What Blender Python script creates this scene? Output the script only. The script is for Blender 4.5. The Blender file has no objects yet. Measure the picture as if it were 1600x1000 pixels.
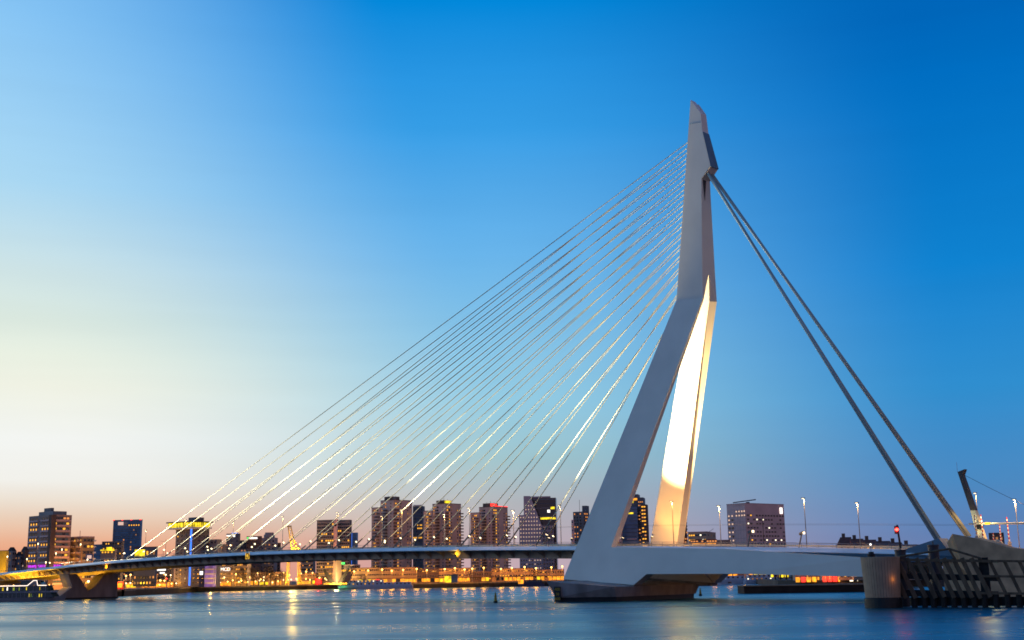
import bpy, bmesh, math, random
import numpy as np
from mathutils import Vector, Matrix
random.seed(7)
S = bpy.context.scene
COL = S.collection

# ------------------------------------------------------------------ camera
F, TH, RHO, CZ = 1906.0, math.radians(11.9), 0.0168, 6.6
_f = np.array([0, math.cos(TH), math.sin(TH)]); _r0 = np.array([1., 0, 0]); _u0 = np.array([0, -math.sin(TH), math.cos(TH)])
_R = math.cos(RHO)*_r0 - math.sin(RHO)*_u0
_U = math.sin(RHO)*_r0 + math.cos(RHO)*_u0
_C = np.array([0, 0, CZ])
cam = bpy.data.cameras.new('camera')
cam.sensor_width = 36; cam.lens = F/1600*36; cam.clip_end = 30000; cam.clip_start = 0.5
camo = bpy.data.objects.new('camera', cam); COL.objects.link(camo)
M = Matrix.Identity(4)
for i in range(3):
    M[i][0] = _R[i]; M[i][1] = _U[i]; M[i][2] = -_f[i]; M[i][3] = _C[i]
camo.matrix_world = M
S.camera = camo

# ------------------------------------------------------------------ dusk sky
wd = bpy.data.worlds.new('World'); S.world = wd; wd.use_nodes = True
nt = wd.node_tree; nt.nodes.clear()
def lin(c):
    return tuple(((v/255)/12.92 if v/255 <= .04045 else ((v/255+.055)/1.055)**2.4) for v in c) + (1.,)
N = nt.nodes.new; K = nt.links.new
tc = N('ShaderNodeTexCoord'); sx = N('ShaderNodeSeparateXYZ'); K(tc.outputs['Generated'], sx.inputs[0])
def ramp(stops):
    r = N('ShaderNodeValToRGB'); e = r.color_ramp.elements
    while len(e) < len(stops): e.new(0.5)
    for el, (p, c) in zip(e, stops):
        el.position = p; el.color = lin(c)
    return r
sunset = ramp([(0, (230, 148, 114)), (.015, (236, 158, 124)), (.03, (236, 174, 140)), (.045, (235, 200, 174)), (.062, (237, 224, 209)), (.078, (241, 240, 234)), (.108, (243, 245, 242)),
               (.149, (240, 242, 228)), (.172, (233, 240, 226)), (.20, (219, 233, 224)), (.235, (207, 228, 230)), (.30, (172, 217, 243)), (.42, (142, 202, 247)), (.8, (60, 140, 212))])
middle = ramp([(0, (196, 170, 182)), (.03, (188, 172, 180)), (.06, (176, 180, 186)), (.095, (160, 197, 205)), (.14, (150, 205, 228)),
               (.257, (106, 181, 235)), (.356, (54, 158, 231)), (.448, (0, 136, 219)), (.8, (0, 95, 175))])
away = ramp([(0, (112, 128, 172)), (.025, (97, 127, 178)), (.065, (76, 138, 194)), (.136, (48, 142, 207)), (.231, (15, 130, 208)),
             (.37, (0, 110, 194)), (.41, (0, 102, 186)), (.8, (0, 70, 145))])
east = ramp([(0, (168, 138, 152)), (.08, (178, 139, 148)), (.2, (149, 131, 149)), (.4, (104, 119, 152)), (.8, (56, 92, 145))])
for r in (sunset, middle, away, east): K(sx.outputs['Z'], r.inputs[0])
vm = N('ShaderNodeVectorMath'); vm.operation = 'MULTIPLY'; vm.inputs[1].default_value = (1, 1, 0); K(tc.outputs['Generated'], vm.inputs[0])
vn = N('ShaderNodeVectorMath'); vn.operation = 'NORMALIZE'; K(vm.outputs[0], vn.inputs[0])
vd = N('ShaderNodeVectorMath'); vd.operation = 'DOT_PRODUCT'; K(vn.outputs[0], vd.inputs[0])
a0 = math.radians(-55); vd.inputs[1].default_value = (math.sin(a0), math.cos(a0), 0)
def mr(a, b):
    m = N('ShaderNodeMapRange'); m.interpolation_type = 'SMOOTHSTEP'; m.inputs[1].default_value = a; m.inputs[2].default_value = b; K(vd.outputs['Value'], m.inputs[0]); return m
def mix(fac, A_, B_):
    m = N('ShaderNodeMix'); m.data_type = 'RGBA'; K(fac.outputs[0], m.inputs[0]); K(A_, m.inputs[6]); K(B_, m.inputs[7]); return m.outputs[2]
c1 = mix(mr(-.75, .2), east.outputs[0], away.outputs[0])
c2 = mix(mr(.25, .60), c1, middle.outputs[0])
lowglow = N('ShaderNodeMath'); lowglow.operation = 'MULTIPLY_ADD'; K(sx.outputs['Z'], lowglow.inputs[0]); lowglow.inputs[1].default_value = -.28; lowglow.inputs[2].default_value = .07
gsum = N('ShaderNodeMath'); gsum.operation = 'ADD'; K(lowglow.outputs[0], gsum.inputs[0]); K(vd.outputs['Value'], gsum.inputs[1])
m3 = mr(.60, .87); K(gsum.outputs[0], m3.inputs[0])
c3 = mix(m3, c2, sunset.outputs[0])
# faint streaks of thin high cloud
stv = N('ShaderNodeVectorMath'); stv.operation = 'MULTIPLY'; stv.inputs[1].default_value = (3, 3, 38); K(tc.outputs['Generated'], stv.inputs[0])
stn = N('ShaderNodeTexNoise'); stn.inputs['Scale'].default_value = 1.6; stn.inputs['Detail'].default_value = 5; K(stv.outputs[0], stn.inputs[0])
stm = N('ShaderNodeMapRange'); stm.inputs[1].default_value = .3; stm.inputs[2].default_value = .7; stm.inputs[3].default_value = .985; stm.inputs[4].default_value = 1.012; K(stn.outputs[0], stm.inputs[0])
stc = N('ShaderNodeVectorMath'); stc.operation = 'SCALE'; K(c3, stc.inputs[0]); K(stm.outputs[0], stc.inputs['Scale'])
bg = N('ShaderNodeBackground'); K(stc.outputs[0], bg.inputs[0]); bg.inputs[1].default_value = 1.0
wo = N('ShaderNodeOutputWorld'); K(bg.outputs[0], wo.inputs[0])

S.view_settings.view_transform = 'Standard'; S.view_settings.look = 'None'
S.view_settings.exposure = 0.0; S.view_settings.gamma = 1.0; S.view_settings.use_curve_mapping = False
S.cycles.use_denoising = True; S.cycles.use_adaptive_sampling = False; S.cycles.filter_width = 1.7
S.cycles.max_bounces = 5; S.cycles.diffuse_bounces = 2; S.cycles.glossy_bounces = 3; S.cycles.transmission_bounces = 2
S.cycles.sample_clamp_indirect = 5.0; S.cycles.blur_glossy = 0.5; S.cycles.caustics_reflective = False; S.cycles.caustics_refractive = False

# ------------------------------------------------------------------ survey helpers: sight lines from the photographer's spot to real planes
A = np.array([-.717, .698, 0]); A /= np.linalg.norm(A)            # along the bridge, towards the north bank
B = np.array([.698, .717, 0]); B /= np.linalg.norm(B)             # across the bridge
O = np.array([26., 337., 0])
def ray(x, y): return _f + _R*(x-800)/F + _U*(500-y)/F
def proj(p):
    d = np.asarray(p, float) - _C; z = d @ _f
    return 800+F*(d @ _R)/z, 500-F*(d @ _U)/z
def W(t, u, z): return O + A*t + B*u + np.array([0, 0, z])
def hitn(x, y, n, c):
    d = ray(x, y); return _C + d*((c - n @ _C)/(n @ d))
def hit_u(x, y, u0, s=0, z0=0):
    n = B - np.array([0, 0, s]); P = hitn(x, y, n, u0 - s*z0 + n @ O) - O
    return P @ A, P @ B, P[2]
def hit_t(x, y, t0):
    P = hitn(x, y, A, t0 + A @ O) - O
    return P @ A, P @ B, P[2]
def at(x, D, z=8.0):
    X = (x-800)/F*D
    for _ in range(4):
        X -= (proj((X, D, z))[0]-x)*D/F
    return np.array([X, D, z])
def zat(x, y, D):
    z = 10.
    for _ in range(5):
        p = at(x, D, z); z += (proj(p)[1]-y)*D/F
    return z

# ------------------------------------------------------------------ materials
def mat(name, col, rough=.6, metal=0., noise=.25, scale=.3, spec=.4, bump=0., col2=None, stretch=(1, 1, 1)):
    m = bpy.data.materials.new(name); m.use_nodes = True
    t = m.node_tree; b = t.nodes['Principled BSDF']
    b.inputs['Roughness'].default_value = rough; b.inputs['Metallic'].default_value = metal
    b.inputs['Specular IOR Level'].default_value = spec
    tcx = t.nodes.new('ShaderNodeTexCoord'); mp = t.nodes.new('ShaderNodeMapping'); mp.inputs['Scale'].default_value = stretch
    t.links.new(tcx.outputs['Object'], mp.inputs[0])
    nz = t.nodes.new('ShaderNodeTexNoise'); nz.inputs['Scale'].default_value = scale; nz.inputs['Detail'].default_value = 5
    t.links.new(mp.outputs[0], nz.inputs[0])
    rp = t.nodes.new('ShaderNodeValToRGB'); e = rp.color_ramp.elements
    c2 = col2 or tuple(v*(1-noise) for v in col); c1 = tuple(min(1, v*(1+noise*.6)) for v in col)
    e[0].position = .3; e[0].color = (*c2, 1); e[1].position = .7; e[1].color = (*c1, 1)
    t.links.new(nz.outputs[0], rp.inputs[0]); t.links.new(rp.outputs[0], b.inputs['Base Color'])
    if bump:
        bp = t.nodes.new('ShaderNodeBump'); bp.inputs['Strength'].default_value = bump; bp.inputs['Distance'].default_value = .1
        t.links.new(nz.outputs[0], bp.inputs['Height']); t.links.new(bp.outputs[0], b.inputs['Normal'])
    return m
def emis(name, col, strength, sample=False, vary=0.):
    m = bpy.data.materials.new(name); m.use_nodes = True
    t = m.node_tree; b = t.nodes['Principled BSDF']
    b.inputs['Base Color'].default_value = (*[min(.8, .15*c) for c in col], 1); b.inputs['Roughness'].default_value = .3
    b.inputs['Emission Color'].default_value = (*col, 1); b.inputs['Emission Strength'].default_value = strength
    if vary:
        oi = t.nodes.new('ShaderNodeTexCoord'); nz = t.nodes.new('ShaderNodeTexNoise'); nz.inputs['Scale'].default_value = vary; nz.inputs['Detail'].default_value = 3
        t.links.new(oi.outputs['Object'], nz.inputs[0])
        mrn = t.nodes.new('ShaderNodeMapRange'); mrn.inputs[1].default_value = .35; mrn.inputs[2].default_value = .65
        mrn.inputs[3].default_value = strength*.35; mrn.inputs[4].default_value = strength*1.3
        t.links.new(nz.outputs[0], mrn.inputs[0]); t.links.new(mrn.outputs[0], b.inputs['Emission Strength'])
    if not sample:
        try: m.cycles.emission_sampling = 'NONE'
        except Exception: pass
    return m
MT = dict(
    pylon=mat('painted_steel', (.82, .76, .66), .42, noise=.07, scale=.12, spec=.35),
    deckblue=mat('blue_edge_steel', (.82, .86, .88), .4, noise=.12, scale=.2),
    under=mat('grey_steel', (.55, .43, .33), .6, noise=.3, scale=.25),
    asphalt=mat('asphalt', (.055, .055, .06), .8, noise=.3, scale=.5),
    cable=mat('cable_sheath', (.86, .82, .58), .6, noise=.06, scale=.05),
    socket=mat('cable_socket', (.16, .15, .14), .45, noise=.2),
    stay=mat('backstay_pipe', (.42, .50, .47), .8, noise=.12, scale=.08, spec=.05),
    fin=mat('teal_steel_and_shade', (.10, .19, .27), .45, noise=.2),
    concrete=mat('concrete', (.34, .29, .27), .85, noise=.35, scale=.35, bump=.3, stretch=(1, 1, .35)),
    concrete_lamp_tint=mat('lamp_tinted_concrete', (.54, .33, .19), .85, noise=.3, scale=.4, bump=.3),  # warm light of unseen lamps is put into the brown
    concrete_light=mat('plank_casing', (.50, .32, .20), .85, noise=.2, scale=.4),  # plank colour carries the same warm lamp tint
    darkwet=mat('wet_dark_concrete', (.022, .021, .02), .5, noise=.5, scale=1.2),
    timber=mat('timber', (.14, .09, .052), .8, noise=.5, scale=2.2, bump=.5, stretch=(.6, .6, .12)),
    timber_dark=mat('tarred_timber', (.02, .017, .014), .8, noise=.4, scale=2),
    pile=mat('black_steel_pile', (.03, .032, .04), .45, noise=.4, scale=.8),
    rail=mat('railing_steel', (.20, .21, .24), .5),
    lamp=mat('lamp_post_steel', (.18, .18, .19), .5, metal=.3),
    galv=mat('galvanised_post', (.40, .38, .36), .5, metal=.2),
    water=None,
    ground=mat('paving', (.10, .085, .07), .85, noise=.4, scale=.05),
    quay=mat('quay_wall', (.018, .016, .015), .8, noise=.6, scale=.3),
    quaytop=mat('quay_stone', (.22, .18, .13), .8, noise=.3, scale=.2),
    yellow=mat('yellow_paint', (.65, .42, .03), .5, noise=.2),
    yellowdull=mat('worn_yellow_paint', (.38, .27, .04), .6, noise=.5, scale=4),
    mastgrey=mat('mast_dark_grey', (.085, .075, .07), .6, noise=.2), red=mat('red_paint', (.50, .03, .02), .5), white=mat('white_paint', (.78, .77, .74), .45, noise=.08),
    cream=mat('cream_paint', (.72, .68, .48), .5, noise=.12, scale=.3), black=mat('black_paint', (.012, .012, .014), .5),
    brick=mat('pinkish_brick', (.70, .50, .42), .85, noise=.18, scale=.12),
    brickA=mat('brown_brick', (.50, .33, .26), .85, noise=.2, scale=.2), brickdark=mat('dark_brown_brick', (.17, .11, .09), .85),
    pinkish=mat('pink_cladding', (.88, .55, .49), .7, noise=.12, scale=.1), pinkdeep=mat('rose_cladding', (.60, .36, .33), .75, noise=.14, scale=.1),
    orangebrick=mat('ochre_brick', (.52, .33, .17), .85, noise=.25, scale=.1),
    darkgrey=mat('dark_cladding', (.16, .15, .16), .6, noise=.25, scale=.1), midgrey=mat('grey_cladding', (.33, .29, .28), .7, noise=.25, scale=.08),
    blueglass=mat('blue_glass', (.08, .15, .26), .2, noise=.3, scale=.15, spec=.8), darkglass=mat('dark_glass', (.010, .014, .022), .1, noise=.3, scale=.2, spec=.8),
    slate=mat('slate_roof', (.04, .035, .04), .8), redroof=mat('red_tile_roof', (.20, .06, .04), .8, noise=.3, scale=.8),
    maroon=mat('maroon_cladding', (.15, .035, .04), .7), beige=mat('beige_concrete', (.46, .36, .26), .8, noise=.12, scale=.1),
    twig=mat('bark', (.045, .035, .03), .9), shrub=mat('winter_twigs', (.05, .038, .032), .9),
    boatwhite=mat('boat_paint', (.55, .55, .62), .35, noise=.1), boatgrey=mat('grey_boat_paint', (.28, .27, .29), .35, noise=.15, scale=.5), hullblue=mat('dark_blue_hull', (.03, .04, .09), .4),
    signblue=mat('blue_sign', (.03, .08, .25), .4),
    win_dark=mat('dark_window_glass', (.015, .018, .024), .12, spec=.8), wframe=mat('window_frame', (.16, .13, .12), .6),
    win_pink=emis('pink_glow', (.95, .62, .48), .85), win_yellow=emis('lit_window_yellow', (1., .44, .035), 1.5), win_warm=emis('lit_window_warm', (1., .36, .09), .95),  # pink panes glow in place of a sky reflection
    win_dim=emis('lit_window_dim', (.85, .36, .12), .45), win_white=emis('lit_window_white', (1., .88, .62), 2.2),
    glow_yellow=emis('lit_lounge_glass', (1., .72, .02), 1.45, vary=.4), glow_orange=emis('lit_shopfront', (1., .36, .02), 1.7, vary=.5), glow_red=emis('red_neon', (1., .03, .02), 2.5),
    glow_blue=emis('blue_neon', (.05, .22, 1.), 1.6), glow_magenta=emis('magenta_light', (.75, .02, 1.), 1.1, vary=.8), glow_white=emis('white_sign_light', (1., .93, .86), 1.8),
    boat_green=emis('greenish_cabin_light', (.5, .65, .05), .5), glow_green=emis('green_neon', (.1, 1., .15), 2.), glow_purple=emis('purple_wall_glow', (.30, .16, .70), .42, vary=.25), led=emis('warm_led_strip', (1., .80, .66), 2.2),
    bulb=emis('sodium_bulb', (1., .52, .12), 7.), bulb_white=emis('cool_bulb', (1., .76, .42), 4.), bulb_red=emis('red_signal', (1., .03, .02), 14.),
    boatlit=mat('teal_boat_glass', (.012, .05, .055), .15, noise=.5, scale=1.5, spec=.8), glow_amber=emis('amber_sign', (1., .55, .03), 1.1, vary=1.), skyglass=mat('pale_glass', (.10, .17, .19), .15, spec=.8),
)

# ------------------------------------------------------------------ mesh helpers
class MB:
    def __init__(s): s.v = []; s.f = []; s.m = []
    def add(s, vs, fs, mi=0):
        o = len(s.v); s.v += [tuple(float(c) for c in v) for v in vs]; s.f += [tuple(i+o for i in f) for f in fs]; s.m += [mi]*len(fs); return s
    def prism(s, lo, hi, mi=0):
        n = len(lo); fs = [tuple(range(n))[::-1], tuple(range(n, 2*n))]
        fs += [(i, (i+1) % n, n+(i+1) % n, n+i) for i in range(n)]
        return s.add(list(lo)+list(hi), fs, mi)
    def box(s, c, sx_, sy_, sz_, ax=(1, 0, 0), ay=(0, 1, 0), az=(0, 0, 1), mi=0):
        c = np.array(c, float); ax = np.array(ax)*sx_/2; ay = np.array(ay)*sy_/2; az = np.array(az)*sz_/2
        lo = [c-ax-ay-az, c+ax-ay-az, c+ax+ay-az, c-ax+ay-az]; hi = [p+2*az for p in lo]
        return s.prism(lo, hi, mi)
    def bar(s, p, q, r, r2=None, n=8, mi=0, caps=True):
        p = Vector(p); q = Vector(q); d = (q-p).normalized(); e = d.orthogonal().normalized(); g = d.cross(e); r2 = r if r2 is None else r2
        lo = [p+(e*math.cos(6.2832*i/n)+g*math.sin(6.2832*i/n))*r for i in range(n)]; hi = [q+(e*math.cos(6.2832*i/n)+g*math.sin(6.2832*i/n))*r2 for i in range(n)]
        return s.prism(lo, hi, mi)
    def lathe(s, c, prof, n=16, mi=0):
        vs = []; fs = []
        for r, z in prof: vs += [(c[0]+r*math.cos(6.2832*i/n), c[1]+r*math.sin(6.2832*i/n), c[2]+z) for i in range(n)]
        for k in range(len(prof)-1):
            for i in range(n): fs.append((k*n+i, k*n+(i+1) % n, (k+1)*n+(i+1) % n, (k+1)*n+i))
        fs.append(tuple(range(n))[::-1]); fs.append(tuple((len(prof)-1)*n+i for i in range(n)))
        return s.add(vs, fs, mi)
    def mesh(s, name, mats):
        me = bpy.data.meshes.new(name); me.from_pydata(s.v, [], s.f)
        for m in (mats if isinstance(mats, (list, tuple)) else [mats]): me.materials.append(m)
        me.polygons.foreach_set('material_index', s.m)
        bm = bmesh.new(); bm.from_mesh(me); bmesh.ops.recalc_face_normals(bm, faces=bm.faces); bm.to_mesh(me); bm.free(); me.update()
        return me
    def build(s, name, mats, parent=None, **k):
        return link(name, s.mesh(name, mats), parent, **k)
def smooth(me):
    me.polygons.foreach_set('use_smooth', [len(p.vertices) == 4 for p in me.polygons]); return me
def link(name, data, parent=None, label=None, cat=None, group=None, kind=None):
    o = bpy.data.objects.new(name, data); COL.objects.link(o)
    if parent is not None:
        o.parent = parent; o.matrix_parent_inverse = inv_of(parent)
    tag(o, label, cat, group, kind); return o
def inv_of(o): return world(o).inverted()
def world(o):
    L = Matrix.LocRotScale(o.location, o.rotation_euler, o.scale)
    return L if o.parent is None else world(o.parent) @ o.matrix_parent_inverse @ L
def tag(o, label=None, cat=None, group=None, kind=None):
    if label: o['label'] = label
    if cat: o['category'] = cat
    if group: o['group'] = group
    if kind: o['kind'] = kind
def thing(name, loc, label, cat, group=None):
    o = bpy.data.objects.new(name, None); COL.objects.link(o); o.location = [float(v) for v in loc]; o.empty_display_size = .5
    tag(o, label, cat, group); return o
def lamp(name, loc, watts, col, parent, kind='POINT', target=None, cone=30, blend=.5, radius=.3):
    l = bpy.data.lights.new(name, kind); l.energy = watts; l.color = col; l.shadow_soft_size = radius
    o = bpy.data.objects.new(name, l); COL.objects.link(o)
    if parent is not None: o.parent = parent; o.matrix_parent_inverse = inv_of(parent)
    o.location = [float(v) for v in loc]
    if kind == 'SPOT':
        l.spot_size = math.radians(cone); l.spot_blend = blend
        o.rotation_euler = (Vector(target)-Vector([float(v) for v in loc])).to_track_quat('-Z', 'Y').to_euler()
    return o
def text_mesh(body, size, m, name, parent, origin, xdir, updir, depth=.05, **k):
    cu = bpy.data.curves.new(name, 'FONT'); cu.body = body; cu.size = size; cu.extrude = depth; cu.align_x = 'CENTER'; cu.align_y = 'CENTER'
    tmp = bpy.data.objects.new('tmp', cu); COL.objects.link(tmp)
    dg = bpy.context.evaluated_depsgraph_get(); me = bpy.data.meshes.new_from_object(tmp.evaluated_get(dg)); bpy.data.objects.remove(tmp)
    x = Vector(xdir).normalized(); y = Vector(updir).normalized(); z = x.cross(y)
    T = Matrix(((x[0], y[0], z[0], origin[0]), (x[1], y[1], z[1], origin[1]), (x[2], y[2], z[2], origin[2]), (0, 0, 0, 1)))
    me.transform(T); me.materials.clear(); me.materials.append(m)
    return link(name, me, parent, **k)
ORD = ['first', 'second', 'third', 'fourth', 'fifth', 'sixth', 'seventh', 'eighth', 'ninth', 'tenth', 'eleventh', 'twelfth', 'thirteenth', 'fourteenth', 'fifteenth',
       'sixteenth', 'seventeenth', 'eighteenth', 'nineteenth', 'twentieth', 'twenty-first', 'twenty-second', 'twenty-third', 'twenty-fourth', 'twenty-fifth', 'twenty-sixth',
       'twenty-seventh', 'twenty-eighth', 'twenty-ninth', 'thirtieth', 'thirty-first', 'thirty-second', 'thirty-third', 'thirty-fourth', 'thirty-fifth', 'thirty-sixth', 'thirty-seventh', 'thirty-eighth']

# ------------------------------------------------------------------ the setting: water, banks
def water_material():
    m = bpy.data.materials.new('river_water'); m.use_nodes = True; t = m.node_tree; b = t.nodes['Principled BSDF']
    b.inputs['Base Color'].default_value = (0., .15, .20, 1); b.inputs['IOR'].default_value = 1.38; b.inputs['Metallic'].default_value = .60; b.inputs['Specular Tint'].default_value = (.62, .92, 1., 1)
    tcx = t.nodes.new('ShaderNodeTexCoord')
    def nz(scale, stretch, detail=4):
        mp = t.nodes.new('ShaderNodeMapping'); mp.inputs['Scale'].default_value = stretch; t.links.new(tcx.outputs['Object'], mp.inputs[0])
        n = t.nodes.new('ShaderNodeTexNoise'); n.inputs['Scale'].default_value = scale; n.inputs['Detail'].default_value = detail; t.links.new(mp.outputs[0], n.inputs[0]); return n
    patch = nz(.02, (.25, 1.6, 1), 3); fine = nz(.17, (.30, 1.5, 1), 3)
    mrn = t.nodes.new('ShaderNodeMapRange'); mrn.inputs[1].default_value = .35; mrn.inputs[2].default_value = .7; mrn.inputs[3].default_value = .22; mrn.inputs[4].default_value = .38
    t.links.new(patch.outputs[0], mrn.inputs[0]); t.links.new(mrn.outputs[0], b.inputs['Roughness'])
    bp = t.nodes.new('ShaderNodeBump'); bp.inputs['Strength'].default_value = .32; bp.inputs['Distance'].default_value = .8
    t.links.new(fine.outputs[0], bp.inputs['Height']); t.links.new(bp.outputs[0], b.inputs['Normal'])
    return m
MT['water'] = water_material()
MB().add([(-6000, -400, 0), (6000, -400, 0), (6000, 9000, 0), (-6000, 9000, 0)], [(0, 1, 2, 3)]).build('water', MT['water'], kind='structure')
shore = [(-700, 560), (-250, 600), (100, 650), (190, 660), (268, 790), (300, 862), (480, 930), (700, 886), (880, 868), (1000, 850), (1110, 800), (1800, 790), (2600, 780)]
pts = [at(x, D, 0)[:2] for x, D in shore]
top = 3.6
def slab(name, poly, z0, z1, m, **k):
    return MB().prism([(p[0], p[1], z0) for p in poly], [(p[0], p[1], z1) for p in poly]).build(name, m, **k)
gr = [(p[0], p[1]+3) for p in pts] + [(5200, 8800), (-5200, 8800)]
slab('ground', gr, -1, top-.05, MT['ground'], kind='structure')
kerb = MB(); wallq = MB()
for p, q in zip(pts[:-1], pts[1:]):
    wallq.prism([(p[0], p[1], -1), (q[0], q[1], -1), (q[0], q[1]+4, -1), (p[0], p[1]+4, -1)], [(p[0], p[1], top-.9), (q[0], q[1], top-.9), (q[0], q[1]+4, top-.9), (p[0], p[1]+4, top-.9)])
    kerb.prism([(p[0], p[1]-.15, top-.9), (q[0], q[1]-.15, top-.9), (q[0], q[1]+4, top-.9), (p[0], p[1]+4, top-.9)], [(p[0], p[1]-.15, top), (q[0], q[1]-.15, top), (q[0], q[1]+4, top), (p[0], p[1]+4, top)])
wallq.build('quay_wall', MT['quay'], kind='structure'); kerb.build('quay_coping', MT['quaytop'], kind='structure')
# island bank behind the bridge's south end
isl = [at(x, D, 0)[:2] for x, D in [(1216, 600), (1300, 560), (1420, 520), (1800, 430), (2400, 420)]]
isl2 = isl + [(isl[-1][0]+100, 760), (isl[0][0]+20, 760)]
slab('island_ground', isl2, -1, 3.0, MT['ground'], kind='structure')

# ------------------------------------------------------------------ the bridge
zt = np.array([(-125, 8.6), (-103, 10.5), (-89, 11.2), (-83, 11.5), (-58, 12.3), (-36, 13.1), (-1, 14.24), (13, 14.5), (65, 15.95), (96, 16.72), (131, 17.25), (169, 17.38), (213, 17.17), (263, 16.39), (321, 15.1), (388, 13.1), (470, 9.5)])
pf = np.polyfit(zt[:, 0], zt[:, 1], 5)
def zd(t): return float(np.polyval(pf, t))
BR = thing('cable_stayed_bridge', W(0, 17.5, 0), 'pale blue cable-stayed bridge with one bent pylon spanning the river', 'bridge')
u0, u1 = .9, 34.1
ts = list(np.arange(-92, 461, 6.0))
def sweep(profile, mi=0, tl=None, mb=None):
    mb = mb or MB(); tl = tl or ts; n = len(profile); vs = []
    for t in tl: vs += [W(t, u, zd(t)+dz) for u, dz in profile]
    fs = []
    for k in range(len(tl)-1):
        for i in range(n): fs.append((k*n+i, k*n+(i+1) % n, (k+1)*n+(i+1) % n, (k+1)*n+i))
    fs.append(tuple(range(n))); fs.append(tuple(range((len(tl)-1)*n, len(tl)*n))[::-1])
    return mb.add(vs, fs, mi)
sweep([(u0+1.151, -.25), (u1-1.151, -.25), (u1-1.151, -.55), (u0+1.151, -.55)]).build('deck_slab', MT['under'], BR)
sweep([(9.2, -.236), (25.8, -.236), (25.8, -.246), (9.2, -.246)]).build('roadway', MT['asphalt'], BR)
sweep([(u0+1.05, .0), (u0+1.15, 0), (u0+1.15, -1.2), (u0+.15, -1.2), (u0, -1.0)]).build('edge_beam', MT['deckblue'], BR)
sweep([(u1-1.05, .0), (u1-1.15, 0), (u1-1.15, -1.2), (u1-.15, -1.2), (u1, -1.0)]).build('edge_beam', MT['deckblue'], BR)
for ua, ub in ((6.4, 8.0), (27.0, 28.6)):
    sweep([(ua, -.56), (ub, -.56), (ub, -3.5), (ua, -3.5)]).build('main_girder', MT['under'], BR)
# deep edge plate over the back span; its down-turned shade is coloured in
tl = list(np.arange(-100, -29, 7.0))
MB_ = MB(); vs = []
for t in tl:
    h = 1.11 + max(0, (-30-t))/70*1.15
    vs += [W(t, u0+.02, zd(t)-1.105), W(t, u0+.3, zd(t)-1.105), W(t, u0+.9, zd(t)-h-.02), W(t, u0+.55, zd(t)-h-.02)]
MB_.add(vs, [(k*4+i, k*4+(i+1) % 4, (k+1)*4+(i+1) % 4, (k+1)*4+i) for k in range(len(tl)-1) for i in range(4)]); MB_.build('edge_plate', MT['fin'], BR)
# cantilever brackets, one mesh shared
def bracket_mesh():
    prof = [(.78, -.56), (.78, -1.15), (1.2, -1.3), (2.4, -1.65), (3.6, -2.2), (4.5, -2.8), (5.1, -3.45), (5.1, -.56)]
    mb = MB()
    f = lambda t, u, z: np.array([A[0]*t+B[0]*u, A[1]*t+B[1]*u, z])
    mb.prism([f(-.17, u, z) for u, z in prof], [f(.17, u, z) for u, z in prof])
    return mb.mesh('bracket', MT['under'])
bme = bracket_mesh()
for t in np.arange(6.2, 455, 6.2):
    o = link('bracket', bme, BR); o.location = W(t, u0+.38, zd(t))
xb = MB().box((0, 0, 0), 18.9, .5, 1.6, ax=B, ay=A).mesh('crossbeam', MT['under'])
for t in np.arange(12.4, 455, 12.4):
    o = link('crossbeam', xb, BR); o.location = W(t, 17.5, zd(t)-1.37)
for uu in (8.95, 26.05):
    sweep([(uu-.1, .22), (uu+.1, .22), (uu+.1, .62), (uu-.1, .62)]).build('added_road_rail', MT['cream'], BR)  # cream rails added to catch lamp light as a warm road line
# railings: posts are parts, rails run through
pm = MB().bar((0, 0, -.25), (0, 0, 1.1), .06, .04, n=6).mesh('railing_post', MT['rail'])
for uu in (u0+1.3, u1-1.3):
    rl = MB()
    tt = [t for t in np.arange(-90, 460, 4.65)]
    for t in tt:
        if abs(t-6) < 9: continue
        o = link('railing_post', pm, BR); o.location = W(t, uu, zd(t))
    for dz, r in ((1.1, .05), (.75, .025), (.4, .025)):
        for a, b in zip(tt[:-1], tt[1:]): rl.bar(W(a, uu, zd(a)+dz), W(b, uu, zd(b)+dz), r, n=5)
    rl.build('handrail', MT['rail'], BR)

# pylon -------------------------------------------------------------------
UC = 17.5; s1 = 14.3/68; s2 = 2.0/54
low = lambda x, y: hit_u(x, y, 0, s1, 15)
upp = lambda x, y: hit_u(x, y, 14.2, s2, 83)
botL, botR, notch = low(880, 905), low(990, 914), low(1010, 897)
dR, kL, kR = low(955, 854), upp(1057, 469), upp(1098, 466)
AL, AR = upp(1060, 427), upp(1097.3, 425)
PYL = link('pylon', None, BR)
# leg outline (t,z) along the inclined outer plane; thickness in u grows from the foot
beam_end_top, beam_mid_top, beam_bot_end = low(1356, 871.5), low(1130, 857.5), low(1356, 901.5)
beam_bot_mid = low(1150, 896.5)
def leg(side):
    mb = MB()
    def P(p, du, zoff=0, toff=0.):
        t, u, z = p
        far = side < 0
        if far:                                                     # the far leg is slightly slimmer near the deck
            k = max(0, min(1, (83-z)/68))
            if toff: t += toff*k
        uu = u + du
        return W(t, 2*UC-uu if far else uu, z)
    tor = 2.2 if side < 0 else 0
    outl = [(botL, 3.4, -.5, 0), (botR, 3.4, .3, 0), (dR, 2.7, .3, tor), (kR, 2.05, 1.13, 0), (kL, 2.05, -2.7, 0)]
    outer = [P(p, 0, 0, to) for p, d, sk, to in outl]; inner = [P((p[0]+sk, p[1], p[2]), d, 0, to) for p, d, sk, to in outl]
    mb.prism(outer, inner)
    hi_ = [(kL, 2.05, -2.7), (kR, 2.05, 1.13), (AR, 3.08, 0), (AL, 3.08, 0)]
    mb.prism([P(p, 0) for p, d, sk in hi_], [P((p[0]+sk, p[1], p[2]), d) for p, d, sk in hi_])
    return mb
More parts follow.
